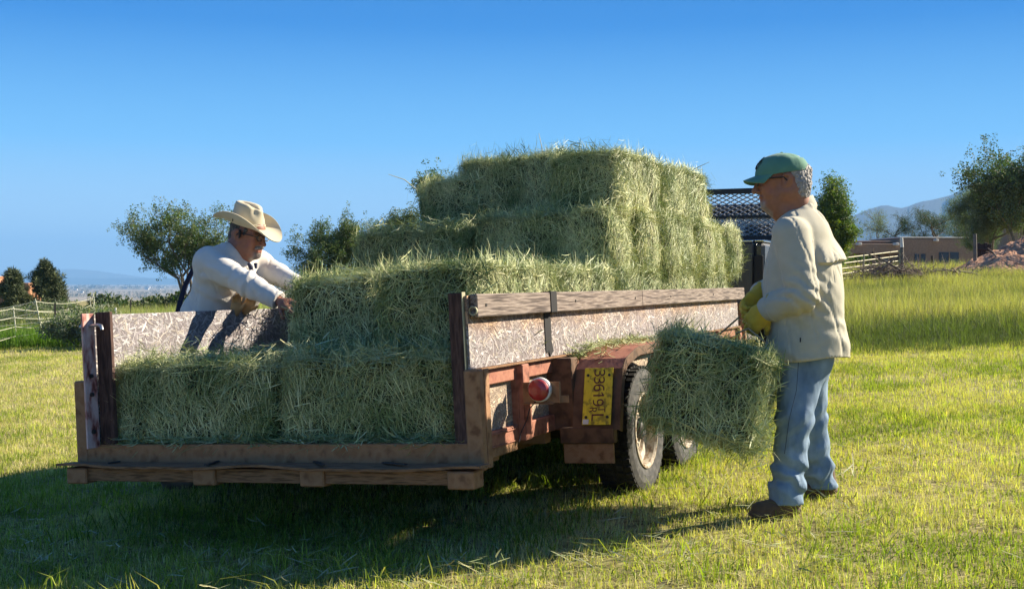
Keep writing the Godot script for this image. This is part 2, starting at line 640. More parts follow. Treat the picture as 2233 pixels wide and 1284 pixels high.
	M.bark = tex(mat(white, 0.95), speckle([lin(0.05, 0.042, 0.035), lin(0.16, 0.135, 0.11), lin(0.24, 0.21, 0.18)], 0.03, 4, 91), Vector3(2, 0.7, 2))
	M.twig = mat(white, 0.95)
	M.soil = mat(white, 1.0)
	M.soil.albedo_texture = speckle([Color(0.62, 0.58, 0.50), Color(0.86, 0.84, 0.78), Color(1, 1, 1)], 0.03, 5, 95, 1024, [0.25, 0.5, 0.8])
	M.soil.uv1_triplanar = true
	M.soil.uv1_world_triplanar = true
	M.soil.uv1_scale = Vector3(0.35, 0.35, 0.35)
	M.mountain = tex(mat(white, 1.0), speckle([Color(0.70, 0.72, 0.72), Color(1, 1, 1)], 0.02, 5, 96, 512), Vector3(0.0004, 0.0004, 0.0004))
	M.adobe = tex(mat(white, 0.95), speckle([lin(0.24, 0.165, 0.115), lin(0.31, 0.215, 0.155)], 0.02, 4, 97, 512), Vector3(0.3, 0.3, 0.3))
	M.terracotta = tex(mat(white, 0.95), speckle([lin(0.42, 0.20, 0.11), lin(0.52, 0.28, 0.16)], 0.02, 4, 98, 512), Vector3(0.3, 0.3, 0.3))
	M.pale_trim = mat(lin(0.62, 0.60, 0.56), 0.8)
	M.window = mat(lin(0.03, 0.035, 0.045), 0.12)
	M.window_pale = mat(lin(0.30, 0.31, 0.32), 0.3)  # paler grey pane than the dark window
	M.dark_wood = mat(lin(0.045, 0.035, 0.028), 0.9)
	M.grey_wood = tex(mat(white, 0.95), speckle([lin(0.10, 0.085, 0.07), lin(0.24, 0.21, 0.18)], 0.03, 4, 99, 256), Vector3(4, 0.6, 4))
	M.dirt = tex(mat(white, 1.0), speckle([lin(0.22, 0.10, 0.055), lin(0.46, 0.23, 0.13), lin(0.60, 0.34, 0.21)], 0.02, 6, 101, 512, [0.2, 0.5, 0.8]), Vector3(0.35, 0.35, 0.35), bumps(0.03, 5, 102), 5.0)
	M.tape = mat(lin(0.50, 0.50, 0.38), 0.7)
	M.galvanised = mat(lin(0.34, 0.32, 0.21), 0.6, 0.2)
	# truck
	M.truck_paint = mat(lin(0.018, 0.019, 0.022), 0.25)
	M.truck_paint.clearcoat_enabled = true
	M.truck_paint.clearcoat = 0.6
	M.truck_grey = mat(lin(0.06, 0.062, 0.066), 0.5)
	M.chrome = mat(lin(0.7, 0.7, 0.7), 0.15, 1.0)
	var gl := StandardMaterial3D.new()
	gl.transparency = BaseMaterial3D.TRANSPARENCY_ALPHA
	gl.albedo_color = Color(0.3, 0.35, 0.38, 0.35)
	gl.roughness = 0.05
	M.glass = gl
	var sp := StandardMaterial3D.new()
	sp.transparency = BaseMaterial3D.TRANSPARENCY_ALPHA
	sp.albedo_color = Color(0.6, 0.65, 0.66, 0.16)
	sp.roughness = 0.05
	M.spectacle_glass = sp
	# people
	M.skin = mat(white, 0.55)
	M.skin.subsurf_scatter_enabled = true
	M.skin.subsurf_scatter_strength = 0.08
	M.hair = mat(white, 0.7)
	M.khaki = cloth([lin(0.40, 0.375, 0.285), lin(0.46, 0.435, 0.34)], 201)
	M.white_shirt = cloth([lin(0.56, 0.535, 0.49), lin(0.62, 0.595, 0.55)], 202)
	M.under_shirt = cloth([lin(0.58, 0.58, 0.57), lin(0.62, 0.62, 0.62)], 203)
	M.denim = tex(mat(white, 0.85), speckle([lin(0.10, 0.165, 0.25), lin(0.145, 0.225, 0.325), lin(0.20, 0.29, 0.40), lin(0.30, 0.40, 0.50)], 0.008, 5, 204, 512, [0.15, 0.4, 0.6, 0.9]), Vector3(1.7, 1.1, 1.7), bumps(0.25, 2, 205), 0.06)
	M.dark_denim = tex(mat(white, 0.85), speckle([lin(0.02, 0.03, 0.06), lin(0.05, 0.07, 0.12)], 0.02, 4, 206, 256), Vector3(2, 2, 2))
	M.navy = mat(lin(0.012, 0.016, 0.045), 0.8)
	M.cap_green = cloth([lin(0.075, 0.20, 0.135), lin(0.10, 0.25, 0.175)], 207)
	M.cap_mark = mat(lin(0.012, 0.02, 0.03), 0.9)
	M.straw_hat = cloth([lin(0.47, 0.41, 0.28), lin(0.54, 0.48, 0.34)], 208)
	M.glove = cloth([lin(0.50, 0.315, 0.022), lin(0.62, 0.42, 0.04)], 209)
	M.tan_leather = cloth([lin(0.36, 0.21, 0.085), lin(0.52, 0.34, 0.16)], 210)
	M.boot = cloth([lin(0.07, 0.04, 0.022), lin(0.16, 0.10, 0.055)], 211)
	M.frame_plastic = mat(lin(0.02, 0.012, 0.01), 0.3)


func cloth(colors: Array, sd: int) -> StandardMaterial3D:
	var m := tex(mat(Color.WHITE, 0.9), speckle(colors, 0.02, 5, sd, 256), Vector3(3, 3, 3), bumps(0.2, 3, sd + 300, 256), 0.05)
	m.rim_enabled = true
	m.rim = 0.25
	m.rim_tint = 0.6
	return m


# ---------------------------------------------------------------- ground, valley, mountains
func make_ground() -> void:
	var radii := PackedFloat32Array()
	var r := 0.6
	while r < 26000.0:
		radii.append(r)
		r *= 1.085
	radii.append(26000.0)
	var seg := 220
	var v := PackedVector3Array()
	var c := PackedColorArray()
	var idx := PackedInt32Array()
	v.append(Vector3(0, gh(0, 0), 0))
	c.append(lin(0.10, 0.10, 0.035).srgb_to_linear())
	for i in radii.size():
		for k in seg:
			var a := TAU * k / seg
			var p := Vector3(sin(a) * radii[i], 0, -cos(a) * radii[i])
			p.y = gh(p.x, -p.z)
			v.append(p)
			var far := sstep(120.0, 700.0, radii[i])
			var g := noise.get_noise_2d(p.x * 0.35, p.z * 0.35) * 0.5 + 0.5
			var near := Color(0.24, 0.25, 0.07).lerp(Color(0.40, 0.33, 0.16), g)
			var q := noise.get_noise_2d(p.x * 0.0016, p.z * 0.004) * 0.5 + 0.5
			var plain := Color(0.26, 0.23, 0.155).lerp(Color(0.46, 0.38, 0.27), q)
			c.append(near.lerp(plain, far))
	for k in seg:
		idx.append_array(PackedInt32Array([0, 1 + k, 1 + (k + 1) % seg]))
	for i in radii.size() - 1:
		for k in seg:
			var a := 1 + i * seg + k
			var b := 1 + i * seg + (k + 1) % seg
			idx.append_array(PackedInt32Array([a, a + seg, b + seg, a, b + seg, b]))
	var arr := []
	arr.resize(Mesh.ARRAY_MAX)
	arr[Mesh.ARRAY_VERTEX] = v
	arr[Mesh.ARRAY_COLOR] = c
	arr[Mesh.ARRAY_INDEX] = idx
	var m := ArrayMesh.new()
	m.add_surface_from_arrays(Mesh.PRIMITIVE_TRIANGLES, arr)
	var st := SurfaceTool.new()
	st.create_from(m, 0)
	st.generate_normals()
	var o := part("ground", st.commit(), M.soil, self)
	tag(o, "mown hay field running out to a wide dry valley floor", "ground", "", "structure")
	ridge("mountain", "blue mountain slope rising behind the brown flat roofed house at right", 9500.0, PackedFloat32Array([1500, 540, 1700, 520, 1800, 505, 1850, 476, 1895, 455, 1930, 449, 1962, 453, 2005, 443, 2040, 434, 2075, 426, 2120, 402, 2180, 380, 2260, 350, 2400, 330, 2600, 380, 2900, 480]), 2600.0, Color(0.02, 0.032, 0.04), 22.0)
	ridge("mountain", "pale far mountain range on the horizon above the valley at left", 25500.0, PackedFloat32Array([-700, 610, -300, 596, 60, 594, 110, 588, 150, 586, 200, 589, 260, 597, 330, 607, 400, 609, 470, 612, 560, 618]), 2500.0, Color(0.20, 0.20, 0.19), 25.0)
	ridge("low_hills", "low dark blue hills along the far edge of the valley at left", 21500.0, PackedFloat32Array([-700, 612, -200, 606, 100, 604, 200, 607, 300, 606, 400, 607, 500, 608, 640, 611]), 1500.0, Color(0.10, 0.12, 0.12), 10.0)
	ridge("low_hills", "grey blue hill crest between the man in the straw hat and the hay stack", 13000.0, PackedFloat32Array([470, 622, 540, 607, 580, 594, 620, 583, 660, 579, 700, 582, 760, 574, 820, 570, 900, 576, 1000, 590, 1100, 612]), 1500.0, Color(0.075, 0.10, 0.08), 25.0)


func ridge(called: String, label: String, d: float, crest: PackedFloat32Array, deep: float, col: Color, rough: float) -> void:
	# a range of hills whose crest stands d metres off; the points say how high it stands above the valley
	var n := 90
	var rows := []
	var depth := 9
	for j in depth:
		rows.append(PackedVector3Array())
	for i in n + 1:
		var px := lerpf(crest[0], crest[crest.size() - 2], float(i) / n)
		var k := 0
		while k < crest.size() / 2 - 2 and crest[2 * k + 2] < px:
			k += 1
		var py := lerpf(crest[2 * k + 1], crest[2 * k + 3], smoothstep(0, 1, inverse_lerp(crest[2 * k], crest[2 * k + 2], px)) * 0.5 + 0.5 * clampf(inverse_lerp(crest[2 * k], crest[2 * k + 2], px), 0, 1))
		var top := at(px, py, d)
		var away := Vector3(top.x, 0, top.z).normalized()
		var foot := -75.0
		for j in depth:
			var t := (j - 4) / 4.0  # -1 the near foot, 0 the crest, 1 the far foot
			var hgt := lerpf(top.y, foot, pow(absf(t), 1.15))
			var p := Vector3(top.x, 0, top.z) + away * t * deep
			p += away * noise.get_noise_2d(px * 0.03, j * 1.7 + d) * deep * 0.12
			p.y = hgt + (noise.get_noise_2d(px * 0.045 + j * 3.1, d * 0.01) * rough * (1.0 - absf(t)) if j != 4 else noise.get_noise_2d(px * 0.06, d * 0.01) * rough * 0.12)
			rows[j].append(p)
	var v := PackedVector3Array()
	var c := PackedColorArray()
	var idx := PackedInt32Array()
	for j in depth:
		for i in n + 1:
			v.append(rows[j][i])
			c.append(col * (0.85 + 0.4 * noise.get_noise_2d(i * 0.3, j * 0.9)))
	for j in depth - 1:
		for i in n:
			var a := j * (n + 1) + i
			idx.append_array(PackedInt32Array([a, a + n + 1, a + n + 2, a, a + n + 2, a + 1]))
	var arr := []
	arr.resize(Mesh.ARRAY_MAX)
	arr[Mesh.ARRAY_VERTEX] = v
	arr[Mesh.ARRAY_COLOR] = c
	arr[Mesh.ARRAY_INDEX] = idx
	var m := ArrayMesh.new()
	m.add_surface_from_arrays(Mesh.PRIMITIVE_TRIANGLES, arr)
	var st := SurfaceTool.new()
	st.create_from(m, 0)
	st.generate_normals()
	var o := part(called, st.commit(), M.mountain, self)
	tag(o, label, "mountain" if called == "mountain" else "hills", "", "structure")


# ---------------------------------------------------------------- trees and shrubs
func leaf_clump(count: int, spread: float, size: float, sd: int, slim := 1.0, up := 0.0) -> ArrayMesh:
	var r := RandomNumberGenerator.new()
	r.seed = sd
	var s := Shape.new()
	for i in count:
		var d := Vector3(r.randfn(), r.randfn(), r.randfn()).normalized()
		var o := d * spread * sqrt(r.randf())
		var y := (d + Vector3(r.randfn() * 0.5, up + r.randfn() * 0.5, r.randfn() * 0.5)).normalized()
		var x := y.cross(Vector3(r.randfn(), r.randfn(), r.randfn())).normalized()
		var z := x.cross(y)
		var l := size * r.randf_range(0.7, 1.3)
		var w := l * 0.32 * slim
		var k := r.randf_range(0.7, 1.25)
		s.col = Color(k, k * r.randf_range(0.95, 1.05), k * r.randf_range(0.85, 1.1))
		var fold := z * w * 0.35
		s.tri(o, o + y * l * 0.5 + x * w + fold, o + y * l)
		s.tri(o, o + y * l, o + y * l * 0.5 - x * w + fold)
	return s.done()


var clumps := {}
func clump(kind: String, i: int) -> ArrayMesh:
	var key := "%s%d" % [kind, i % 2]
	if not clumps.has(key):
		match kind:
			"broad":
				clumps[key] = leaf_clump(16, 0.30, 0.17, 40 + i % 2)
			"fine":
				clumps[key] = leaf_clump(18, 0.28, 0.14, 50 + i % 2, 0.6)
			"needle":
				clumps[key] = leaf_clump(30, 0.16, 0.30, 60 + i % 2, 0.22, 0.5)
			"sage":
				clumps[key] = leaf_clump(46, 0.13, 0.075, 70 + i % 2, 0.5, 0.8)
	return clumps[key]


func grow(s: Shape, tips: Array, r: RandomNumberGenerator, a: Vector3, dir: Vector3, length: float, radius: float, depth: int, lift: float, wide: float) -> void:
	var pts := PackedVector3Array([a])
	var rad := PackedFloat32Array([radius])
	var d := dir
	var steps := 4
	for i in steps:
		d = (d + Vector3(r.randfn(), r.randfn() * 0.6 + lift * 0.4, r.randfn()) * 0.16).normalized()
		pts.append(pts[-1] + d * length / steps)
		rad.append(radius * lerpf(1.0, 0.55, float(i + 1) / steps))
		if depth <= 1:
			tips.append(pts[-1])
	s.tube(pts, rad, 6 if depth < 2 else 9, false)
	if depth == 0:
		return
	var n := 2 + r.randi() % 3
	for i in n:
		var side := Vector3(r.randfn(), r.randfn() * 0.5 + lift, r.randfn()).normalized()
		var nd := (d * (1.0 - wide) + side * wide * 1.2).normalized()
		grow(s, tips, r, pts[2 + r.randi() % 3] if i else pts[-1], nd, length * r.randf_range(0.62, 0.85), radius * 0.52, depth - 1, lift, wide)


# kind of crown, height, how wide, colours; base stands on the ground
func tree(called: String, label: String, px: float, d: float, height: float, sd: int, kind: String, cols: Array, density := 9, depth := 3, group := "", wide := 0.55, trunk_share := 0.3, stretch := 1.0, turn := 0.0) -> void:
	var base := at(px, 612, d)
	base.y = ground(base) - 0.1
	var o := thing(called, label, "tree", Transform3D(Basis(Vector3.UP, turn), base), group)
	var r := RandomNumberGenerator.new()
	r.seed = sd
	var s := Shape.new()
	var tips := []
	var stems := 1 + r.randi() % 3
	for i in stems:
		grow(s, tips, r, Vector3(i * 0.12, 0, 0), Vector3(r.randfn() * 0.28, 1, r.randfn() * 0.28).normalized(), height * trunk_share, height * 0.013, depth, 0.42, wide)
	var top := 0.1
	var reach := 0.1
	for t in tips:
		top = maxf(top, t.y)
		reach = maxf(reach, Vector2(t.x, t.z).length())
	var fit := Vector3(stretch, 1, stretch) * (height / top)
	for i in s.v.size():
		s.v[i] = s.v[i] * fit
	part("trunk", s.done(), M.bark, o)
	var bufs := [PackedFloat32Array(), PackedFloat32Array()]
	for t in tips:
		var p: Vector3 = t * fit
		for k in density:
			var q := p + Vector3(r.randfn(), r.randfn() * 0.8, r.randfn()) * height * 0.045
			var c: Color = cols[r.randi() % cols.size()]
			c = c * r.randf_range(0.9, 1.5)
			var sc := height * 0.075 * r.randf_range(0.6, 1.3)
			pack(bufs[k % 2], Basis.from_euler(Vector3(r.randf() * TAU, r.randf() * TAU, r.randf() * TAU)).scaled(Vector3.ONE * sc), q, c)
	for i in 2:
		scatter("crown", clump(kind, i), M.leaf if kind != "needle" else M.needle, o, bufs[i])


func conifer(label: String, px: float, d: float, height: float, sd: int, wide := 0.28) -> void:
	var base := at(px, 612, d)
	base.y = ground(base) - 0.1
	var o := thing("conifer", label, "tree", Transform3D(Basis(), base), "")
	var r := RandomNumberGenerator.new()
	r.seed = sd
	var s := Shape.new()
	s.tube(PackedVector3Array([Vector3(), Vector3(0.02, height * 0.5, 0), Vector3(0, height * 0.97, 0)]), PackedFloat32Array([height * 0.03, height * 0.02, 0.01]), 8)
	var bufs := [PackedFloat32Array(), PackedFloat32Array()]
	for i in 70:
		var t := pow(r.randf(), 0.8)
		var y := height * lerpf(0.08, 0.97, t)
		var a := i * 2.4
		var l := height * wide * (1.0 - pow(t, 1.6)) * r.randf_range(0.65, 1.15) + 0.12
		var dir := Vector3(cos(a), 0.35 + 0.3 * t, sin(a))
		s.tube(PackedVector3Array([Vector3(0, y, 0), Vector3(0, y, 0) + dir * l]), PackedFloat32Array([0.03, 0.008]), 4, false)
		var n := int(4 + l * 9.0)
		for k in n:
			var f := r.randf_range(0.25, 1.05)
			var p := Vector3(0, y, 0) + dir * l * f + Vector3(r.randfn(), r.randfn(), r.randfn()) * 0.09
			var c := Color(0.055, 0.08, 0.035).lerp(Color(0.13, 0.155, 0.06), r.randf())
			pack(bufs[k % 2], Basis.from_euler(Vector3(r.randfn() * 0.5, r.randf() * TAU, r.randfn() * 0.5)).scaled(Vector3.ONE * r.randf_range(0.7, 1.25)), p, c)
	part("trunk", s.done(), M.bark, o)
	for i in 2:
		scatter("crown", clump("needle", i), M.needle, o, bufs[i])


func shrub(called: String, label: String, px: float, d: float, size: Vector3, sd: int, kind: String, cols: Array, count := 160, group := "", cat := "shrub") -> void:
	var base := at(px, 612, d)
	base.y = ground(base) - 0.05
	var o := thing(called, label, cat, Transform3D(Basis(), base), group)
	var r := RandomNumberGenerator.new()
	r.seed = sd
	var s := Shape.new()
	var bufs := [PackedFloat32Array(), PackedFloat32Array()]
	var lobes := []
	for i in 7:
		lobes.append(Vector3(r.randfn() * 0.30, r.randf_range(0.30, 0.78), r.randfn() * 0.30))
	for l in lobes:
		s.tube(PackedVector3Array([Vector3(), Vector3(l.x * 0.4, l.y * 0.5, l.z * 0.4) * size, l * size]), PackedFloat32Array([0.03, 0.02, 0.008]), 5, false)
	for k in count:
		var l: Vector3 = lobes[r.randi() % lobes.size()]
		var q: Vector3 = (l + Vector3(r.randfn(), r.randfn() * 0.9, r.randfn()) * 0.14) * size
		q.y = maxf(q.y, 0.03)
		var c: Color = cols[r.randi() % cols.size()]
		pack(bufs[k % 2], Basis.from_euler(Vector3(r.randfn() * 0.6, r.randf() * TAU, r.randfn() * 0.6)).scaled(Vector3.ONE * r.randf_range(0.7, 1.35) * maxf(size.y, 0.6)), q, c * r.randf_range(0.75, 1.2))
	part("stem", s.done(), M.bark, o)
	for i in 2:
		scatter("foliage", clump(kind, i), M.leaf, o, bufs[i])


func make_background() -> void:
	var elm := [Color(0.10, 0.145, 0.05), Color(0.15, 0.19, 0.07), Color(0.075, 0.11, 0.045), Color(0.19, 0.215, 0.10)]
	var grey_leaf := [Color(0.19, 0.21, 0.13), Color(0.25, 0.27, 0.18), Color(0.13, 0.15, 0.09)]
	var dark_leaf := [Color(0.07, 0.10, 0.045), Color(0.11, 0.14, 0.06), Color(0.16, 0.18, 0.09)]
	var bright := [Color(0.20, 0.25, 0.03), Color(0.28, 0.29, 0.03), Color(0.12, 0.18, 0.05)]
	tree("elm_tree", "loose spreading green tree right behind the man in the straw hat", 400, 60.0, 5.8, 405, "broad", elm, 3, 4, "", 0.6, 0.24, 0.82)
	tree("elm_tree", "branchy green tree at the left edge of the hay stack, nearest the straw hat", 722, 62.0, 5.3, 12, "broad", elm, 10, 3, "trees behind the hay stack", 0.5, 0.34, 0.75)
	tree("elm_tree", "green tree whose round top shows over the left step of the hay stack", 790, 70.0, 5.2, 13, "broad", elm, 10, 3, "trees behind the hay stack", 0.5, 0.34, 0.75)
	tree("elm_tree", "small dark tree top showing alone between two steps of the hay stack", 868, 66.0, 5.4, 14, "broad", dark_leaf, 9, 3, "trees behind the hay stack", 0.4, 0.4, 0.55)
	tree("elm_tree", "tall tree poking out above the upper left corner of the hay stack", 962, 60.0, 6.75, 15, "broad", elm, 10, 3, "trees behind the hay stack", 0.4, 0.36, 0.6)
	tree("cottonwood_tree", "bright yellow green tree behind the back of the man in the green cap", 1786, 38.0, 3.75, 16, "broad", bright + elm, 14, 3, "", 0.42, 0.36, 0.30)
	tree("olive_tree", "pale grey green tree, left one of the tall pair at right", 2146, 86.0, 7.0, 406, "fine", grey_leaf, 12, 4, "", 0.6, 0.24, 0.72)
	tree("elm_tree", "tallest dark green tree standing at the right edge of the field", 2232, 82.0, 9.6, 400, "broad", dark_leaf, 3, 4, "", 0.6, 0.24, 0.66)
	tree("olive_tree", "low green tree growing in front of the right end of the brown house", 2172, 96.0, 5.0, 219, "fine", elm, 22, 3, "", 0.5, 0.28, 0.6)
	tree("locust_tree", "thin half bare tree rising behind the middle of the brown house", 1922, 150.0, 8.6, 20, "fine", grey_leaf, 3, 3, "", 0.6, 0.32, 0.8)
	tree("juniper_tree", "dark rounded tree behind the right half of the brown house", 2022, 145.0, 8.3, 21, "fine", [Color(0.04, 0.06, 0.03), Color(0.065, 0.09, 0.045)], 16, 3, "", 0.75, 0.2, 1.15)
	tree("olive_tree", "small grey green tree between the dark juniper and the tall right trees", 2086, 160.0, 8.0, 22, "fine", grey_leaf, 10, 3, "", 0.5, 0.34, 0.65)
	conifer("dark pine cut by the left edge of the picture", 27, 82.0, 3.3, 31, 0.30)
	conifer("bushy dark pine beside the orange house, right one of two", 99, 84.0, 3.9, 32, 0.34)
	# sage and scrub
	var sage := [Color(0.24, 0.26, 0.18), Color(0.30, 0.32, 0.22), Color(0.18, 0.20, 0.14)]
	var scrub := [Color(0.08, 0.115, 0.05), Color(0.12, 0.15, 0.07), Color(0.15, 0.17, 0.09)]
	var sp := [[172, 30.0, 1.0], [206, 29.0, 1.05], [150, 36.0, 0.9], [232, 35.0, 0.75], [112, 40.0, 0.75], [185, 42.0, 0.95], [18, 42.0, 1.0], [48, 45.0, 1.1], [84, 48.0, 1.1], [128, 50.0, 1.2], [-12, 40.0, 1.0]]
	for i in sp.size():
		shrub("sagebrush", ["grey sagebrush bush left of the trailer's left post", "biggest grey sagebrush bush touching the trailer's left post in the picture", "grey sagebrush behind the leaning white fence post", "grey sagebrush showing over the left trailer side", "low sagebrush beyond the tape fence", "far grey sagebrush behind the two big ones", "grey sagebrush behind the left fence post", "grey sagebrush between the two nearest white fence posts", "grey sagebrush behind the right one of the nearest white posts", "grey sagebrush below the bushy pine", "grey sagebrush cut by the left edge of the picture"][i], sp[i][0], sp[i][1], Vector3(1.0, 1, 1.0) * sp[i][2], 100 + i, "sage", sage, 260, "sagebrush by the fence")
	var words := ["left of the dark fence stake", "right behind the dark fence stake", "between the stake and the straw hat man's elbow", "beside the back of the straw hat man", "below the far white houses", "at the foot of the pines", "beyond the white tape fence", "under the spreading tree"]
	var ex := [[235, 70.0, 1.15], [290, 74.0, 1.35], [335, 72.0, 1.4], [375, 66.0, 1.5], [262, 95.0, 1.7], [160, 80.0, 1.1], [205, 64.0, 1.0], [410, 60.0, 1.3]]
	for i in ex.size():
		shrub("scrub_bush", "dark green scrub bush " + words[i], ex[i][0], ex[i][1], Vector3(1.9, 1, 1.6) * ex[i][2] * Vector3(1, 0.8, 1), 120 + i, "broad", scrub, 150, "scrub along the valley edge")
	var rx := [[1876, 80.0, 1.1, bright], [1985, 100.0, 0.9, sage], [2020, 95.0, 1.0, sage], [2050, 90.0, 0.9, sage], [2085, 88.0, 1.0, sage], [1960, 92.0, 0.8, sage], [1930, 70.0, 0.7, sage]]
	var rw := ["round bright green bush against the porch of the brown house", "grey bush below the small window of the brown house", "grey bush below the wide window of the brown house", "grey bush right of the wide window", "grey bush near the right end of the brown house", "grey bush behind the white topped gate post", "low grey bush behind the pipe gate"]
	for i in rx.size():
		shrub("field_bush", rw[i], rx[i][0], rx[i][1], Vector3(1.3, 1, 1.2) * rx[i][2], 140 + i, "broad" if i == 0 else "sage", rx[i][3], 170)
	make_houses()
	make_fences()
	make_heaps()


func block(parent: Node, called: String, m: Material, c: Vector3, size: Vector3, bevel := 0.05) -> MeshInstance3D:
	var s := Shape.new()
	s.box(c, size, bevel)
	return part(called, s.done(), m, parent)


func make_houses() -> void:
	# brown flat roofed house at right
	var base := at(1965, 600, 130.0)
	base.y = ground(base) - 0.3
	var face := Basis(Vector3.UP, 0.12)
	var o := thing("adobe_house", "long brown flat roofed adobe house behind the field at right", "house", Transform3D(face, base))
	var b := block(o, "wall", M.adobe, Vector3(4.2, 2.25, -4.0), Vector3(8.6, 4.5, 8.0), 0.15)
	b.name = "main_wall"
	block(o, "parapet", M.pale_trim, Vector3(4.2, 4.56, -4.0), Vector3(8.7, 0.12, 8.1), 0.03)
	block(o, "wing_wall", M.adobe, Vector3(-3.6, 2.0, -4.4), Vector3(7.0, 4.0, 7.0), 0.12)
	block(o, "wing_parapet", M.adobe, Vector3(-3.6, 4.1, -4.4), Vector3(7.1, 0.2, 7.1), 0.04)
	block(o, "porch_beam", M.adobe, Vector3(-3.6, 3.3, 0.2), Vector3(7.0, 1.1, 0.5), 0.05)
	block(o, "porch_roof", M.adobe, Vector3(-3.6, 3.75, -0.4), Vector3(7.0, 0.2, 1.3), 0.04)
	block(o, "porch_floor", M.dark_wood, Vector3(-3.6, 0.15, -0.2), Vector3(7.0, 0.3, 1.2), 0.04)
	for i in 4:
		block(o, "porch_post", M.dark_wood, Vector3(-6.9 + i * 2.15, 1.5, 0.2), Vector3(0.22, 2.6, 0.22), 0.02)
	for i in 3:
		var w := block(o, "window", M.window, Vector3(-5.8 + i * 2.15, 1.7, -0.86), Vector3(1.3, 1.4, 0.1), 0.02)
		block(w, "pane", M.window_pale, Vector3(-5.8 + i * 2.15, 1.75, -0.79), Vector3(1.0, 0.8, 0.03), 0.01)
	for i in 2:
		block(o, "roof_spout", M.pale_trim, Vector3(-5.2 + i * 4.2, 3.8, 0.9), Vector3(0.35, 0.3, 0.9), 0.04)
	block(o, "roof_spout", M.pale_trim, Vector3(3.8, 4.25, 0.4), Vector3(0.3, 0.25, 0.8), 0.04)
	for i in 2:
		var w := block(o, "small_window", M.window, Vector3(1.8 + i * 0.75, 2.3, 0.03), Vector3(0.5, 0.9, 0.1), 0.02)
		block(w, "sill", M.adobe, Vector3(1.8 + i * 0.75, 1.8, 0.08), Vector3(0.6, 0.1, 0.2), 0.02)
	var w := block(o, "wide_window", M.window, Vector3(5.5, 2.4, 0.03), Vector3(2.3, 1.1, 0.1), 0.02)
	for i in 2:
		block(w, "pane", M.window, Vector3(4.95 + i * 1.1, 2.55, 0.1), Vector3(0.95, 0.6, 0.04), 0.01)
	block(w, "mullion", M.adobe, Vector3(5.5, 2.4, 0.12), Vector3(0.12, 1.1, 0.06), 0.01)
	block(o, "vent_pipe", M.pale_trim, Vector3(-5.6, 4.7, -3.0), Vector3(0.18, 1.3, 0.18), 0.02)
	block(o, "chimney", M.dark_wood, Vector3(-4.9, 4.5, -3.0), Vector3(0.7, 0.7, 0.5), 0.04)
	base = at(2232, 600, 105.0)
	base.y = ground(base) - 0.3
	o = thing("adobe_house", "plain brown wall of a taller building behind the dirt heap", "house", Transform3D(Basis(Vector3.UP, 0.1), base))
	block(o, "wall", M.adobe, Vector3(1.6, 2.4, -3), Vector3(6.0, 5.0, 6.0), 0.1)
	block(o, "parapet", M.adobe, Vector3(1.6, 4.98, -3), Vector3(6.1, 0.16, 6.1), 0.03)
	# orange stucco house at left
	base = at(-42, 640, 112.0)
	base.y = ground(base) - 0.5
	o = thing("stucco_house", "orange stucco house half hidden by the two pines at left", "house", Transform3D(Basis(Vector3.UP, -0.2), base))
	block(o, "left_wall", M.terracotta, Vector3(-2.4, 1.75, -2), Vector3(4.4, 3.5, 5.0), 0.1).name = "wall"
	block(o, "wing_wall", M.terracotta, Vector3(2.6, 1.5, -2.6), Vector3(4.6, 3.0, 5.0), 0.1)
	block(o, "parapet", M.terracotta, Vector3(-2.4, 3.55, -2), Vector3(4.5, 0.14, 5.1), 0.03)
	var w2 := block(o, "window", M.window, Vector3(-1.2, 2.3, 0.53), Vector3(1.0, 1.1, 0.1), 0.02)
	block(w2, "frame", M.dark_wood, Vector3(-1.2, 2.3, 0.57), Vector3(0.08, 1.1, 0.08), 0.01)
	# specks of far houses on the plain
	var r := RandomNumberGenerator.new()
	r.seed = 77
	for i in 18:
		var px := r.randf_range(140.0, 420.0)
		var py := r.randf_range(621.0, 640.0)
		var d := 64.0 / ((py - 611.0) / PX)
		var p := at(px, 612, d)
		p.y = ground(p)
		var s := Shape.new()
		var wd := d * r.randf_range(0.0009, 0.0020)
		s.box(Vector3(0, wd * 0.3, 0), Vector3(wd * 2.0, wd * 0.75, wd * 1.5), wd * 0.02)
		var h := part("far_house", s.done(), M.pale_trim, self)
		h.position = p
		tag(h, "tiny pale house far out on the valley floor at left", "house", "far houses on the valley floor")
	for i in 30:
		var px := r.randf_range(130.0, 440.0)
		var py := r.randf_range(624.0, 650.0)
		var d := 64.0 / ((py - 611.0) / PX)
		var p := at(px, 612, d)
		p.y = ground(p)
		var buf := PackedFloat32Array()
		for k in 14:
			pack(buf, Basis().scaled(Vector3(1, 0.8, 1) * d * 0.005), Vector3(r.randfn() * d * 0.012, d * 0.0008, r.randfn() * d * 0.006), Color(0.05, 0.065, 0.035) * r.randf_range(0.7, 1.3))
		var o2 := scatter("far_grove", clump("broad", 0), M.leaf, self, buf)
		o2.name = numbered("far_grove")
		o2.position = p
		tag(o2, "dark line of trees far out on the valley floor at left", "trees", "far groves on the valley floor", "stuff")


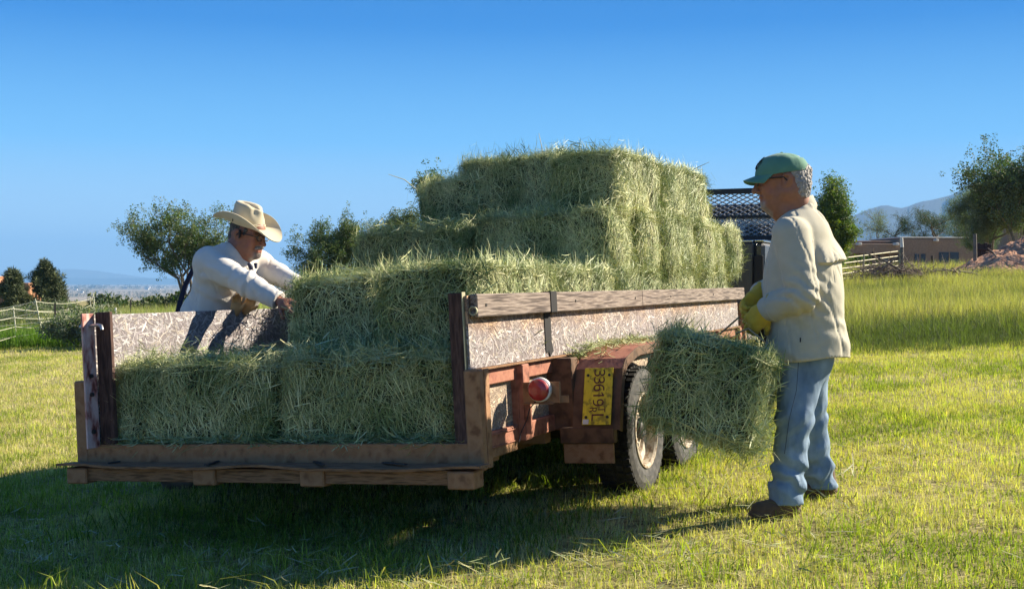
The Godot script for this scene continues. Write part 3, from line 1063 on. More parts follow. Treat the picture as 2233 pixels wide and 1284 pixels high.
func make_fences() -> void:
	var r := RandomNumberGenerator.new()
	r.seed = 51
	# white tape fence at left: leaning posts, sagging tapes
	var g := func(px: float, d: float) -> Vector3:
		var p := at(px, 612, d)
		p.y = ground(p)
		return p
	var p1: Vector3 = g.call(37, 31.5)
	var p2: Vector3 = g.call(97, 31.5)
	var p3: Vector3 = g.call(207, 52.0)
	var p4: Vector3 = g.call(199, 50.0)
	var p0: Vector3 = g.call(-230, 24.0)
	var p5: Vector3 = g.call(147, 44.0)
	var p00: Vector3 = g.call(-260, 30.0)
	var o := thing("tape_fence", "white electric tape fence with leaning thin posts at left", "fence", Transform3D(Basis(), p1))
	var posts := [[p1, Vector3(-0.13, 1.12, 0)], [p2, Vector3(-0.27, 1.28, 0)], [p3, Vector3(-0.1, 1.55, 0)], [p4, Vector3(-0.08, 1.35, 0)], [p5, Vector3(0, 0.95, 0)], [p0, Vector3(-0.05, 1.25, 0)], [p00, Vector3(0.0, 1.25, 0)]]
	for q in posts:
		var s := Shape.new()
		var b: Vector3 = q[0] - p1
		s.tube(PackedVector3Array([b + Vector3(0, -0.1, 0), b + q[1]]), PackedFloat32Array([0.019, 0.014]), 7)
		for k in 4:
			s.box(b + q[1] * (0.3 + k * 0.21), Vector3(0.05, 0.03, 0.05), 0.005)
		part("post", s.done(), M.tape, o)
	var runs := [[0, 1], [1, 3], [3, 2], [5, 0], [6, 1], [0, 4], [1, 4]]
	for q in runs:
		var a: Array = posts[q[0]]
		var b: Array = posts[q[1]]
		for k in 4:
			if q == [1, 4] and k > 1:
				continue
			var f := 0.3 + k * 0.215
			var s := Shape.new()
			var path := PackedVector3Array()
			var sag := r.randf_range(0.05, 0.22)
			for i in 13:
				var t := i / 12.0
				path.append(a[0].lerp(b[0], t) + (a[1] as Vector3).lerp(b[1], t) * f - p1 - Vector3(0, sag * 4.0 * t * (1.0 - t), 0))
			s.tube(path, PackedFloat32Array([0.0075]), 5)
			part("tape", s.done(), M.tape, o)
	# dark steel stakes
	for q in [[118, 33.0, 1.15, "thin dark steel stake among the white tapes"], [283, 46.0, 1.15, "dark steel stake standing above the left trailer side"]]:
		var b: Vector3 = g.call(q[0], q[1])
		var s := Shape.new()
		s.box(Vector3(0, q[2] * 0.5 - 0.1, 0), Vector3(0.05, q[2] + 0.2, 0.012), 0.002)
		s.box(Vector3(0, q[2] * 0.5 - 0.1, 0.016), Vector3(0.012, q[2] + 0.2, 0.03), 0.002)
		var h := part("steel_stake", s.done(), M.dark_steel, self)
		h.position = b
		tag(h, q[3], "fence post")
	for q in [[250, 40.0, 0.9, "short white fence post just above the left trailer side"]]:
		var b: Vector3 = g.call(q[0], q[1])
		var s := Shape.new()
		s.tube(PackedVector3Array([Vector3(0, -0.1, 0), Vector3(0, q[2], 0)]), PackedFloat32Array([0.04, 0.035]), 8)
		var h := part("white_post", s.done(), M.pale_trim, self)
		h.position = b
		tag(h, q[3], "fence post")
	# pipe gate at right
	var ga: Vector3 = g.call(1822, 43.0)
	var gb: Vector3 = g.call(1962, 47.0)
	ga.y -= 0.05
	o = thing("pipe_gate", "yellowish six bar pipe gate behind the man in the green cap", "gate", Transform3D(Basis(), ga))
	var e := gb - ga
	for k in 6:
		var s := Shape.new()
		var y := 0.15 + k * 0.19
		s.tube(PackedVector3Array([Vector3(0, y, 0), e + Vector3(0, y, 0)]), PackedFloat32Array([0.024]), 8)
		part("bar", s.done(), M.galvanised, o)
	for t in [0.0, 0.42, 1.0]:
		var s := Shape.new()
		s.tube(PackedVector3Array([e * t + Vector3(0, 0.1, 0.03), e * t + Vector3(0, 1.15, 0.03)]), PackedFloat32Array([0.026]), 8)
		part("upright", s.done(), M.galvanised, o)
	var gp: Vector3 = g.call(1967, 47.0)
	o = thing("gate_post", "tall white topped post at the end of the pipe gate", "fence post", Transform3D(Basis(), gp))
	var s2 := Shape.new()
	s2.tube(PackedVector3Array([Vector3(0, -0.1, 0), Vector3(0, 1.25, 0)]), PackedFloat32Array([0.07, 0.065]), 10)
	part("pole", s2.done(), M.grey_wood, o)
	s2 = Shape.new()
	s2.tube(PackedVector3Array([Vector3(0, 1.25, 0), Vector3(-0.02, 1.62, 0)]), PackedFloat32Array([0.07, 0.06]), 10)
	part("painted_top", s2.done(), M.pale_trim, o)
	for q in [[1905, 52.0, 1.0, "dark wooden post behind the pipe gate, left one"], [1968, 56.0, 1.0, "dark wooden post behind the white topped gate post"], [2033, 70.0, 1.0, "dark stub post standing in the far grass"], [2126, 50.0, 1.75, "upright weathered post at the left foot of the dirt heap"]]:
		var b: Vector3 = g.call(q[0], q[1])
		var s := Shape.new()
		s.tube(PackedVector3Array([Vector3(0, -0.1, 0), Vector3(0.02, q[2] * 0.5, 0), Vector3(0.0, q[2], 0)]), PackedFloat32Array([0.085, 0.08, 0.075]), 9)
		var h := part("wooden_post", s.done(), M.grey_wood if q[0] > 2100 else M.dark_wood, self)
		h.position = b
		tag(h, q[3], "fence post")
	var bb: Vector3 = g.call(2146, 51.0)
	var o2 := thing("board_screen", "dark board screen beside the post at the dirt heap", "screen", Transform3D(Basis(Vector3.UP, 0.2), bb))
	for i in 4:
		block(o2, "board", M.dark_wood, Vector3(-0.27 + i * 0.18, 0.72, 0), Vector3(0.172, 1.3 - 0.1 * (i % 2), 0.04), 0.006)
	block(o2, "crosspiece", M.dark_wood, Vector3(0, 1.1, 0.045), Vector3(0.72, 0.09, 0.04), 0.006)


func make_heaps() -> void:
	var r := RandomNumberGenerator.new()
	r.seed = 61
	# red dirt heap
	var c := at(2300, 612, 50.0)
	c.y = ground(c) - 0.15
	var rows := []
	for i in 27:
		var row := PackedVector3Array()
		for j in 41:
			var x := lerpf(-5.1, 3.4, j / 40.0)
			var z := lerpf(-4.3, 4.3, i / 26.0)
			var e := sqrt(pow(x / (4.9 if x < 0.0 else 3.2), 2) + pow(z / 4.1, 2))
			var h := 2.15 * maxf(0.0, 1.0 - pow(e, 1.1))
			h += (noise.get_noise_2d(x * 1.6, z * 1.6) * 0.42 + noise.get_noise_2d(x * 5.0 + 9, z * 5.0) * 0.16) * clampf(1.15 - e, 0.0, 1.0)
			row.append(Vector3(x, h - 0.12 * sstep(0.9, 1.0, e), z))
		rows.append(row)
	var s := Shape.new()
	s.sheet(rows, 0.05)
	var o := thing("dirt_heap", "heap of reddish brown dirt at the right edge of the field", "dirt heap", Transform3D(Basis(), c))
	part("earth", s.done(), M.dirt, o)
	for i in 26:
		var a := Vector3(r.randf_range(-4.4, 0.5), 0, r.randf_range(0.2, 3.2))
		var e := sqrt(pow(a.x / 4.9, 2) + pow(a.z / 4.1, 2))
		a.y = 2.15 * maxf(0.0, 1.0 - pow(e, 1.1)) + 0.02
		var st := Shape.new()
		if i < 15:
			st.col = Color(0.12, 0.09, 0.07) * r.randf_range(0.6, 2.4)
			var dd := Vector3(r.randfn(), r.randf() * 0.5, r.randfn()).normalized() * r.randf_range(0.3, 0.9)
			st.tube(PackedVector3Array([a, a + dd * 0.5 + Vector3(0, 0.06, 0), a + dd]), PackedFloat32Array([0.035, 0.028, 0.015]), 6)
			part("stick", st.done(), M.twig, o)
		else:
			var rr := r.randf_range(0.07, 0.2)
			st.box(a, Vector3(rr, rr * 0.8, rr * 0.9), rr * 0.3, Basis.from_euler(Vector3(r.randf(), r.randf() * 6.0, r.randf())))
			part("clod", st.done(), M.dirt, o)
	# brush pile
	var b := at(1955, 612, 44.0)
	b.y = ground(b)
	o = thing("brush_pile", "long heap of grey brown cut branches in front of the pipe gate", "brush pile", Transform3D(Basis(Vector3.UP, 0.05), b))
	for k in 2:
		s = Shape.new()
		for i in 620:
			var x := r.randfn() * 0.85 + (0.0 if r.randf() < 0.6 else 1.3)
			var h := maxf(0.15, 0.95 - absf(x + 0.6) * 0.30)
			var a := Vector3(x, r.randf() * h * 0.7, r.randfn() * 0.4)
			var dd := Vector3(r.randfn(), r.randfn() * 0.45 + 0.12, r.randfn() * 0.7).normalized() * r.randf_range(0.3, 1.0)
			s.col = Color(0.16, 0.125, 0.10) * r.randf_range(0.5, 1.9)
			s.tube(PackedVector3Array([a, a + dd * 0.5 + Vector3(r.randfn(), r.randfn(), r.randfn()) * 0.06, a + dd]), PackedFloat32Array([0.014, 0.010, 0.004]), 4, false)
		var t := part("twigs", s.done(), M.twig, o)
		t.set_meta("kind", "stuff")
	for i in 12:
		s = Shape.new()
		var a := Vector3(r.randf_range(-1.4, 2.6), r.randf_range(0.1, 0.5), r.randf_range(0.1, 0.5))
		var dd := Vector3(r.randfn(), r.randfn() * 0.3, r.randfn() * 0.3).normalized() * r.randf_range(0.7, 1.5)
		s.col = Color(0.20, 0.16, 0.13) * r.randf_range(0.4, 1.6)
		s.tube(PackedVector3Array([a, a + dd * 0.5 + Vector3(0, 0.05, 0), a + dd]), PackedFloat32Array([0.04, 0.032, 0.02]), 7)
		part("branch", s.done(), M.twig, o)


# ---------------------------------------------------------------- the trailer (its own axes: x right, y up, z to the rear)
func bx(parent: Node, called: String, m: Material, x0: float, x1: float, y0: float, y1: float, z0: float, z1: float, bevel := 0.003) -> MeshInstance3D:
	var s := Shape.new()
	s.box(Vector3(x0 + x1, y0 + y1, z0 + z1) * 0.5, Vector3(absf(x1 - x0), absf(y1 - y0), absf(z1 - z0)), bevel)
	return part(called, s.done(), m, parent)


func wheel(parent: Node, c: Vector3, side: float, radius: float, width: float, rim_mat: Material) -> void:
	var w := Node3D.new()
	var n: int = part_names.get("%d/wheel" % parent.get_instance_id(), 0)
	part_names["%d/wheel" % parent.get_instance_id()] = n + 1
	w.name = "wheel" if n == 0 else "wheel_%03d" % n
	parent.add_child(w)
	w.position = c
	var ax := Vector3(side, 0, 0)
	var h := width * 0.5
	var r := radius
	var s := Shape.new()
	s.lathe(PackedVector2Array([Vector2(r * 0.58, -h * 0.8), Vector2(r * 0.80, -h), Vector2(r * 0.95, -h * 0.88), Vector2(r * 0.985, -h * 0.7), Vector2(r * 0.985, -h * 0.1), Vector2(r * 0.965, -h * 0.08), Vector2(r * 0.965, h * 0.08), Vector2(r * 0.985, h * 0.1), Vector2(r * 0.985, h * 0.7), Vector2(r * 0.95, h * 0.88)]), Vector3(), ax, 44)
	for k in 46:
		var a := TAU * k / 46.0
		for row in [-0.72, -0.3, 0.3, 0.72]:
			var d := Vector3(0, cos(a + row * 0.06), sin(a + row * 0.06))
			s.box(d * r * 0.985 + ax * row * h, Vector3(h * 0.34, r * 0.035, r * 0.085), 0.002, Basis(Vector3.RIGHT, d, Vector3.RIGHT.cross(d)))
	part("tyre", s.done(), M.tyre, w)
	s = Shape.new()
	s.lathe(PackedVector2Array([Vector2(r * 0.95, h * 0.88), Vector2(r * 0.86, h * 1.0), Vector2(r * 0.80, h * 1.01), Vector2(r * 0.72, h * 1.0), Vector2(r * 0.60, h * 0.86), Vector2(r * 0.58, h * 0.7)]), Vector3(), ax, 44)
	part("side_wall", s.done(), M.tyre_wall, w)
	s = Shape.new()
	s.lathe(PackedVector2Array([Vector2(r * 0.60, h * 0.86), Vector2(r * 0.60, h * 0.95), Vector2(r * 0.57, h * 0.96), Vector2(r * 0.55, h * 0.85), Vector2(r * 0.53, h * 0.45), Vector2(r * 0.45, h * 0.35), Vector2(r * 0.42, h * 0.1), Vector2(r * 0.36, h * 0.28), Vector2(r * 0.26, h * 0.36), Vector2(r * 0.20, h * 0.30), Vector2(r * 0.12, h * 0.30)]), Vector3(), ax, 40)
	s.lathe(PackedVector2Array([Vector2(r * 0.58, -h * 0.8), Vector2(r * 0.42, -h * 0.3), Vector2(r * 0.40, h * 0.05)]), Vector3(), ax, 30)
	part("rim", s.done(), rim_mat, w)
	s = Shape.new()
	s.lathe(PackedVector2Array([Vector2(r * 0.14, h * 0.2), Vector2(r * 0.13, h * 0.72), Vector2(r * 0.09, h * 0.8), Vector2(0.0, h * 0.8)]), Vector3(), ax, 18)
	for k in 5:
		var a := TAU * k / 5.0 + 0.3
		s.tube(PackedVector3Array([ax * h * 0.2 + Vector3(0, cos(a), sin(a)) * r * 0.24, ax * h * 0.52 + Vector3(0, cos(a), sin(a)) * r * 0.24]), PackedFloat32Array([0.011]), 6)
	part("hub", s.done(), M.dark_steel, w)


func bolt(s: Shape, p: Vector3, dir: Vector3, r := 0.012, l := 0.014) -> void:
	s.tube(PackedVector3Array([p - dir * 0.004, p + dir * l]), PackedFloat32Array([r, r * 0.85]), 6)


func make_trailer() -> void:
	var o := thing("farm_trailer", "old flat farm trailer with strand board sides and rust red frame, tail towards us", "trailer", trailer_frame)
	# tail
	bx(o, "tail_beam", M.brown_paint, -2.14, -0.005, 0.365, 0.452, -0.08, 0.0)
	bx(o, "bumper_bar", M.old_plank, -2.19, -0.005, 0.288, 0.35, 0.004, 0.085)
	for x in [-0.055, -0.79, -1.37, -2.12]:
		bx(o, "bumper_block", M.brown_paint, x - 0.062, x + 0.062, 0.276, 0.351, 0.02, 0.102 + (0.02 if x > -0.1 else 0.0), 0.006)
	var rows := []
	for i in 7:
		var row := PackedVector3Array()
		for j in 61:
			var x := lerpf(-2.225, 0.035, j / 60.0)
			var e := sin(x * 5.4 + 0.7) * 0.006 + sin(x * 12.0 + 2.0) * 0.003 - 0.008 * sstep(0.25, 0.6, -x) * sstep(1.1, 0.75, -x)
			var t := i / 6.0
			row.append(Vector3(x, 0.363 + e * t, lerpf(0.002, 0.125 + sin(x * 3.1) * 0.006 + noise.get_noise_1d(x * 14.0) * 0.010, t)))
		rows.append(row)
	var s := Shape.new()
	s.sheet(rows, 0.011)
	part("tail_ledge", s.done(), M.old_plank, o)
	for x in [-1.93, -1.35, -0.78, -0.4]:
		s = Shape.new()
		s.box(Vector3(x, 0.374, 0.05), Vector3(0.06 if x < -1.5 else 0.16, 0.006, 0.02), 0.002, Basis(Vector3.UP, x))
		part("metal_scrap", s.done(), M.dark_steel, o)
	# deck boards along the bed
	for i in 9:
		bx(o, "deck_board", M.old_plank, -2.08 + i * 0.2215, -2.08 + i * 0.2215 + 0.215, 0.412, 0.448, -5.3, -0.084)
	# corner channels and tall posts
	for q in [[-0.075, 0.0], [-2.205, -2.13]]:
		var c := bx(o, "corner_channel", M.brown_paint, q[0], q[1], 0.335, 0.765, -0.05, 0.004, 0.008)
		bx(c, "flange", M.brown_paint, q[1] - 0.008 if q[1] > -1 else q[0], q[1] if q[1] > -1 else q[0] + 0.008, 0.34, 0.763, -0.10, -0.052, 0.002)
	bx(o, "tall_post", M.shaded_post, -0.132, -0.066, 0.44, 1.092, -0.022, -0.006)
	bx(o, "post_flange", M.galvanised, -0.064, -0.060, 0.765, 1.094, -0.03, 0.004, 0.001)
	bx(o, "tall_post", M.shaded_post, -2.056, -1.966, 0.44, 1.098, -0.03, -0.006)
	var f := bx(o, "post_flange", M.sunlit_pink_post, -2.070, -2.059, 0.44, 1.094, -0.005, 0.078, 0.002)
	s = Shape.new()
	for y in [0.52, 0.70, 0.79]:
		bolt(s, Vector3(-2.059, y, 0.04), Vector3.RIGHT, 0.012, 0.012)
	part("bolt", s.done(), M.dark_steel, f)
	s = Shape.new()
	s.tube(PackedVector3Array([Vector3(-2.118, 1.03, 0.03), Vector3(-2.008, 1.036, 0.03), Vector3(-1.983, 1.03, 0.034), Vector3(-1.978, 1.012, 0.036)]), PackedFloat32Array([0.009]), 7)
	part("latch_pin", s.done(), M.steel, o)
	bx(o, "hinge", M.dark_steel, -2.113, -2.072, 1.0, 1.05, -0.02, 0.03)
	# strand board sides
	for q in [[-2.44, -0.012, -0.051], [-5.30, -2.447, -0.052]]:
		rows = []
		for i in 13:
			var row := PackedVector3Array()
			for j in 41:
				row.append(Vector3(q[2], lerpf(0.766, 1.078, i / 12.0), lerpf(q[1], q[0], j / 40.0)))
			rows.append(row)
		s = Shape.new()
		s.sheet(rows, 0.012)
		for i in s.v.size():  # weather stain that runs down from under the rail
			var g := noise.get_noise_2d(s.v[i].z * 3.0, s.v[i].y * 5.0) * 0.6 + noise.get_noise_1d(s.v[i].z * 9.0) * 0.5
			s.c[i] = Color.WHITE.lerp(Color(1.0, 0.68, 0.40), clampf(sstep(0.88 - g * 0.06, 1.0, s.v[i].y) * (0.75 + g), 0.0, 1.0))
		part("side_board", s.done(), M.osb_side, o)
	bx(o, "side_board", M.osb, -2.100, -2.086, 0.45, 1.086, -2.44, -0.03, 0.002)
	bx(o, "side_board", M.osb, -2.100, -2.086, 0.45, 1.082, -5.30, -2.447, 0.002)
	bx(o, "board_lip", M.old_plank, -0.062, -0.026, 0.754, 0.764, -5.3, -0.01, 0.002)
	bx(o, "low_panel", M.osb_low, -0.092, -0.080, 0.47, 0.69, -0.525, -0.055, 0.002)
	bx(o, "low_panel", M.osb_low, -0.092, -0.080, 0.47, 0.69, -0.98, -0.61, 0.002)
	bx(o, "low_panel", M.osb_low, -0.112, -0.10, 0.47, 0.69, -5.28, -1.02, 0.002)
	bx(o, "front_board", M.osb, -2.1, -0.07, 0.45, 1.08, -5.33, -5.315, 0.002)
	# top rails of weathered two by four
	var r1 := bx(o, "rail", M.rail_wood, -0.043, -0.006, 0.984, 1.083, -2.452, -0.03, 0.005)
	var r2 := bx(o, "rail", M.rail_wood, -0.044, -0.007, 0.985, 1.082, -5.42, -2.456, 0.005)
	bx(o, "rail", M.rail_wood, -2.140, -2.102, 0.984, 1.083, -5.4, -0.05, 0.005)
	s = Shape.new()
	for z in [-0.12, -1.25, -2.3]:
		bolt(s, Vector3(-0.006, 1.035, z), Vector3.RIGHT, 0.008, 0.004)
	part("nail", s.done(), M.dark_steel, r1)
	s = Shape.new()
	for z in [-3.1, -4.3, -5.2]:
		bolt(s, Vector3(-0.007, 1.035, z), Vector3.RIGHT, 0.008, 0.004)
	part("nail", s.done(), M.dark_steel, r2)
	s = Shape.new()
	s.lathe(PackedVector2Array([Vector2(0.0145, -0.02), Vector2(0.0145, 0.002), Vector2(0.020, 0.002), Vector2(0.020, -0.02)]), Vector3(-0.026, 1.012, -0.025), Vector3(0, 0, 1), 20)
	part("pipe_end", s.done(), M.galvanised, o)
	# black band laid over the rail and down the board
	s = Shape.new()
	s.box(Vector3(-0.0035, 1.036, -0.93), Vector3(0.004, 0.104, 0.082), 0.0015)
	s.box(Vector3(-0.025, 1.0862, -0.93), Vector3(0.044, 0.004, 0.078), 0.0015)
	s.box(Vector3(-0.0425, 0.885, -0.93), Vector3(0.004, 0.196, 0.086), 0.0015)
	s.box(Vector3(-0.0415, 0.795, -0.955), Vector3(0.005, 0.04, 0.06), 0.002, Basis(Vector3.RIGHT, 0.5))
	s.box(Vector3(-0.024, 0.983, -0.93), Vector3(0.036, 0.003, 0.08), 0.001)
	part("black_band", s.done(), M.deep_black, o)
	# red steel frame
	for x in [[-0.098, -0.052], [-2.2, -2.14]]:
		bx(o, "upper_rail", M.red_paint, x[0], x[1], 0.683, 0.751, -5.3, -0.052, 0.004)
		var l := bx(o, "lower_rail", M.red_paint, x[0] - 0.03, x[1], 0.395, 0.474, -5.3, -0.052, 0.004)
		var y1: float = x[1]
		bx(l, "rib", M.red_paint, y1 + 0.001, y1 + 0.006, 0.458, 0.464, -0.515, -0.075, 0.002)
		bx(l, "rib", M.red_paint, y1 + 0.001, y1 + 0.006, 0.405, 0.411, -0.515, -0.06, 0.002)
		for z in [-0.56, -2.92, -3.7, -4.5, -5.25]:
			bx(o, "side_post", M.red_paint, x[0] - 0.01, x[1] + 0.034 if x[1] > -1.0 else x[1] + 0.002, 0.40, 0.752, z - 0.04, z + 0.04, 0.004)
	bx(o, "side_post", M.shaded_red, -0.10, 0.05, 0.395, 0.752, -1.08, -0.985, 0.004)
	var strip := bx(o, "post_strip", M.red_paint, -0.016, 0.012, 0.43, 0.575, -0.535, -0.518, 0.002)
	strip.set_meta("label", "sunlit narrow red flange below the tail lamp")
	bx(o, "post_edge", M.red_paint, -0.05, -0.044, 0.40, 0.62, -0.525, -0.513, 0.001)
	# crossmembers, axles, tongue
	for z in [-0.35, -1.0, -2.9, -4.0, -5.2]:
		bx(o, "crossmember", M.brown_paint, -2.1, -0.10, 0.33, 0.411, z - 0.04, z + 0.04)
	for x in [-0.45, -1.75]:
		bx(o, "frame_rail", M.brown_paint, x - 0.04, x + 0.04, 0.25, 0.329, -5.3, -0.15)
	bx(o, "corner_gusset", M.brown_paint, -0.30, -0.052, 0.362, 0.416, -0.5, -0.07)
	for z in [-1.5, -2.32]:
		s = Shape.new()
		s.tube(PackedVector3Array([Vector3(0.1, 0.335, z), Vector3(-2.3, 0.335, z)]), PackedFloat32Array([0.04]), 10)
		part("axle", s.done(), M.dark_steel, o)
		wheel(o, Vector3(0.17, 0.337, z), 1.0, 0.337, 0.205, M.rim)
		wheel(o, Vector3(-2.38, 0.337, z), -1.0, 0.337, 0.205, M.rim)
	for x in [-0.5, -1.7]:
		s = Shape.new()
		s.bar(Vector3(x, 0.36, -5.3), Vector3(-1.1, 0.42, -6.45), 0.06, 0.09)
		part("tongue_bar", s.done(), M.brown_paint, o)
	# fenders
	for side in 2:
		var x0 := 0.055 if side == 0 else -2.5
		var x1 := 0.295 if side == 0 else -2.135
		var prof := [Vector2(0.945, 0.40), Vector2(0.985, 0.55), Vector2(1.04, 0.69), Vector2(1.10, 0.735), Vector2(1.28, 0.775), Vector2(1.36, 0.783), Vector2(2.48, 0.783), Vector2(2.56, 0.775), Vector2(2.76, 0.73), Vector2(2.84, 0.66), Vector2(2.92, 0.41)]
		rows = []
		for q in prof:
			var row := PackedVector3Array()
			for j in 5:
				row.append(Vector3(lerpf(x0, x1, j / 4.0), q.y, -q.x))
			rows.append(row)
		s = Shape.new()
		for i in range(2, rows.size() - 1):
			s.sheet([rows[i], rows[i + 1]], 0.006)
		var fd := part("fender", s.done(), M.red_paint, o)
		s = Shape.new()
		s.sheet([rows[0], rows[1], rows[2]], 0.006)
		part("fender_back", s.done(), M.shaded_red, fd)
		s = Shape.new()
		var xe := x1 + 0.002 if side == 0 else x0 - 0.002
		for i in prof.size() - 1:
			var a := Vector3(xe, prof[i].y, -prof[i].x)
			var b := Vector3(xe, prof[i + 1].y, -prof[i + 1].x)
			var n := Vector3(0, -(b.z - a.z), b.y - a.y).normalized()
			if n.y < 0.0 or (absf(n.y) < 0.3 and n.z * (a.z + 1.9) < 0.0):
				n = -n
			s.box((a + b) * 0.5 - n * 0.02, Vector3(0.006, 0.046, a.distance_to(b) + 0.006), 0.001, Basis(Vector3.RIGHT, n, Vector3.RIGHT.cross(n)))
		part("fender_lip", s.done(), M.shaded_red, fd)
		var xm0 := -0.01 if side == 0 else -2.46
		var xm1 := 0.27 if side == 0 else -2.16
		bx(o, "fender_beam", M.shaded_red, xm0, xm1, 0.335, 0.412, -0.99, -0.935, 0.004)
		bx(o, "mud_flap", M.brown_paint, xm0 + 0.01, xm1 - 0.01, 0.235, 0.333, -0.965, -0.95, 0.003)
	# number plate, turned on its side, on the rear face of the fender
	var down := Vector3(0, 0.42 - 0.69, -0.951 + 1.04).normalized()
	var pb := Basis(down, Vector3.RIGHT, down.cross(Vector3.RIGHT))
	var pc := Vector3(0.185, 0.557, -0.988) + pb.z * 0.016
	s = Shape.new()
	s.box(pc, Vector3(0.285, 0.148, 0.003), 0.001, pb)
	var plate := part("number_plate", s.done(), M.plate, o)
	plate.set_meta("label", "dented yellow number plate hung sideways")
	var font := SystemFont.new()
	font.font_names = PackedStringArray(["Droid Sans Mono"])
	var put := func(txt: String, along: float, across: float, size: float) -> void:
		var tm := TextMesh.new()
		tm.text = txt
		tm.font = font
		tm.font_size = 64
		tm.pixel_size = size / 64.0
		tm.depth = 0.002
		var l := part("lettering", tm, M.plate_ink, plate)
		l.transform = Transform3D(pb, pc + pb * Vector3(along, across, 0.0028))
	for i in 5:
		put.call("33619"[i], -0.116 + i * 0.037, 0.004, 0.076)
	put.call("T", 0.068, 0.024, 0.05)
	put.call("R", 0.068, -0.020, 0.05)
	put.call("L", 0.106, 0.004, 0.086)
	s = Shape.new()
	s.box(pc + pb * Vector3(0.128, -0.055, 0.003), Vector3(0.024, 0.03, 0.001), 0.0004, pb)
	part("sticker", s.done(), M.white_plastic, plate)
	s = Shape.new()
	for q in [[-0.105, 0.055], [-0.105, -0.055], [0.105, 0.055], [0.105, -0.055]]:
		bolt(s, pc + pb * Vector3(q[0], q[1], 0.002), pb.z, 0.008, 0.005)
	part("plate_bolt", s.done(), M.dark_steel, plate)
	# tail lamp on its bracket
	s = Shape.new()
	s.box(Vector3(0.075, 0.622, -0.512), Vector3(0.186, 0.096, 0.005), 0.001)
	s.box(Vector3(0.187, 0.590, -0.512), Vector3(0.038, 0.032, 0.005), 0.001)
	s.box(Vector3(0.168, 0.622, -0.50), Vector3(0.004, 0.096, 0.02), 0.001)
	s.box(Vector3(0.06, 0.572, -0.50), Vector3(0.15, 0.004, 0.02), 0.001)
	part("lamp_bracket", s.done(), M.brown_paint, o)
	var lc := Vector3(0.072, 0.636, -0.509)
	s = Shape.new()
	s.lathe(PackedVector2Array([Vector2(0.050, 0.0), Vector2(0.056, 0.002), Vector2(0.056, 0.02), Vector2(0.05, 0.026)]), lc, Vector3(0, 0, 1), 32)
	var ring := part("tail_lamp", s.done(), M.white_plastic, o)
	s = Shape.new()
	s.lathe(PackedVector2Array([Vector2(0.0505, 0.018), Vector2(0.050, 0.034), Vector2(0.045, 0.042), Vector2(0.034, 0.047), Vector2(0.02, 0.050), Vector2(0.006, 0.051), Vector2(0.0, 0.051)]), lc, Vector3(0, 0, 1), 32)
	part("lens", s.done(), M.lens, ring)
	s = Shape.new()
	s.tube(PackedVector3Array([Vector3(0.05, 0.59, -0.515), Vector3(0.02, 0.55, -0.49), Vector3(0.0, 0.50, -0.50), Vector3(-0.03, 0.44, -0.49), Vector3(-0.03, 0.40, -0.46)]), PackedFloat32Array([0.003]), 5)
	part("lamp_wire", s.done(), M.black, o)
	# front stake beside the bed
	bx(o, "front_channel", M.brown_paint, -0.075, 0.0, 0.335, 0.95, -5.38, -5.335, 0.006)


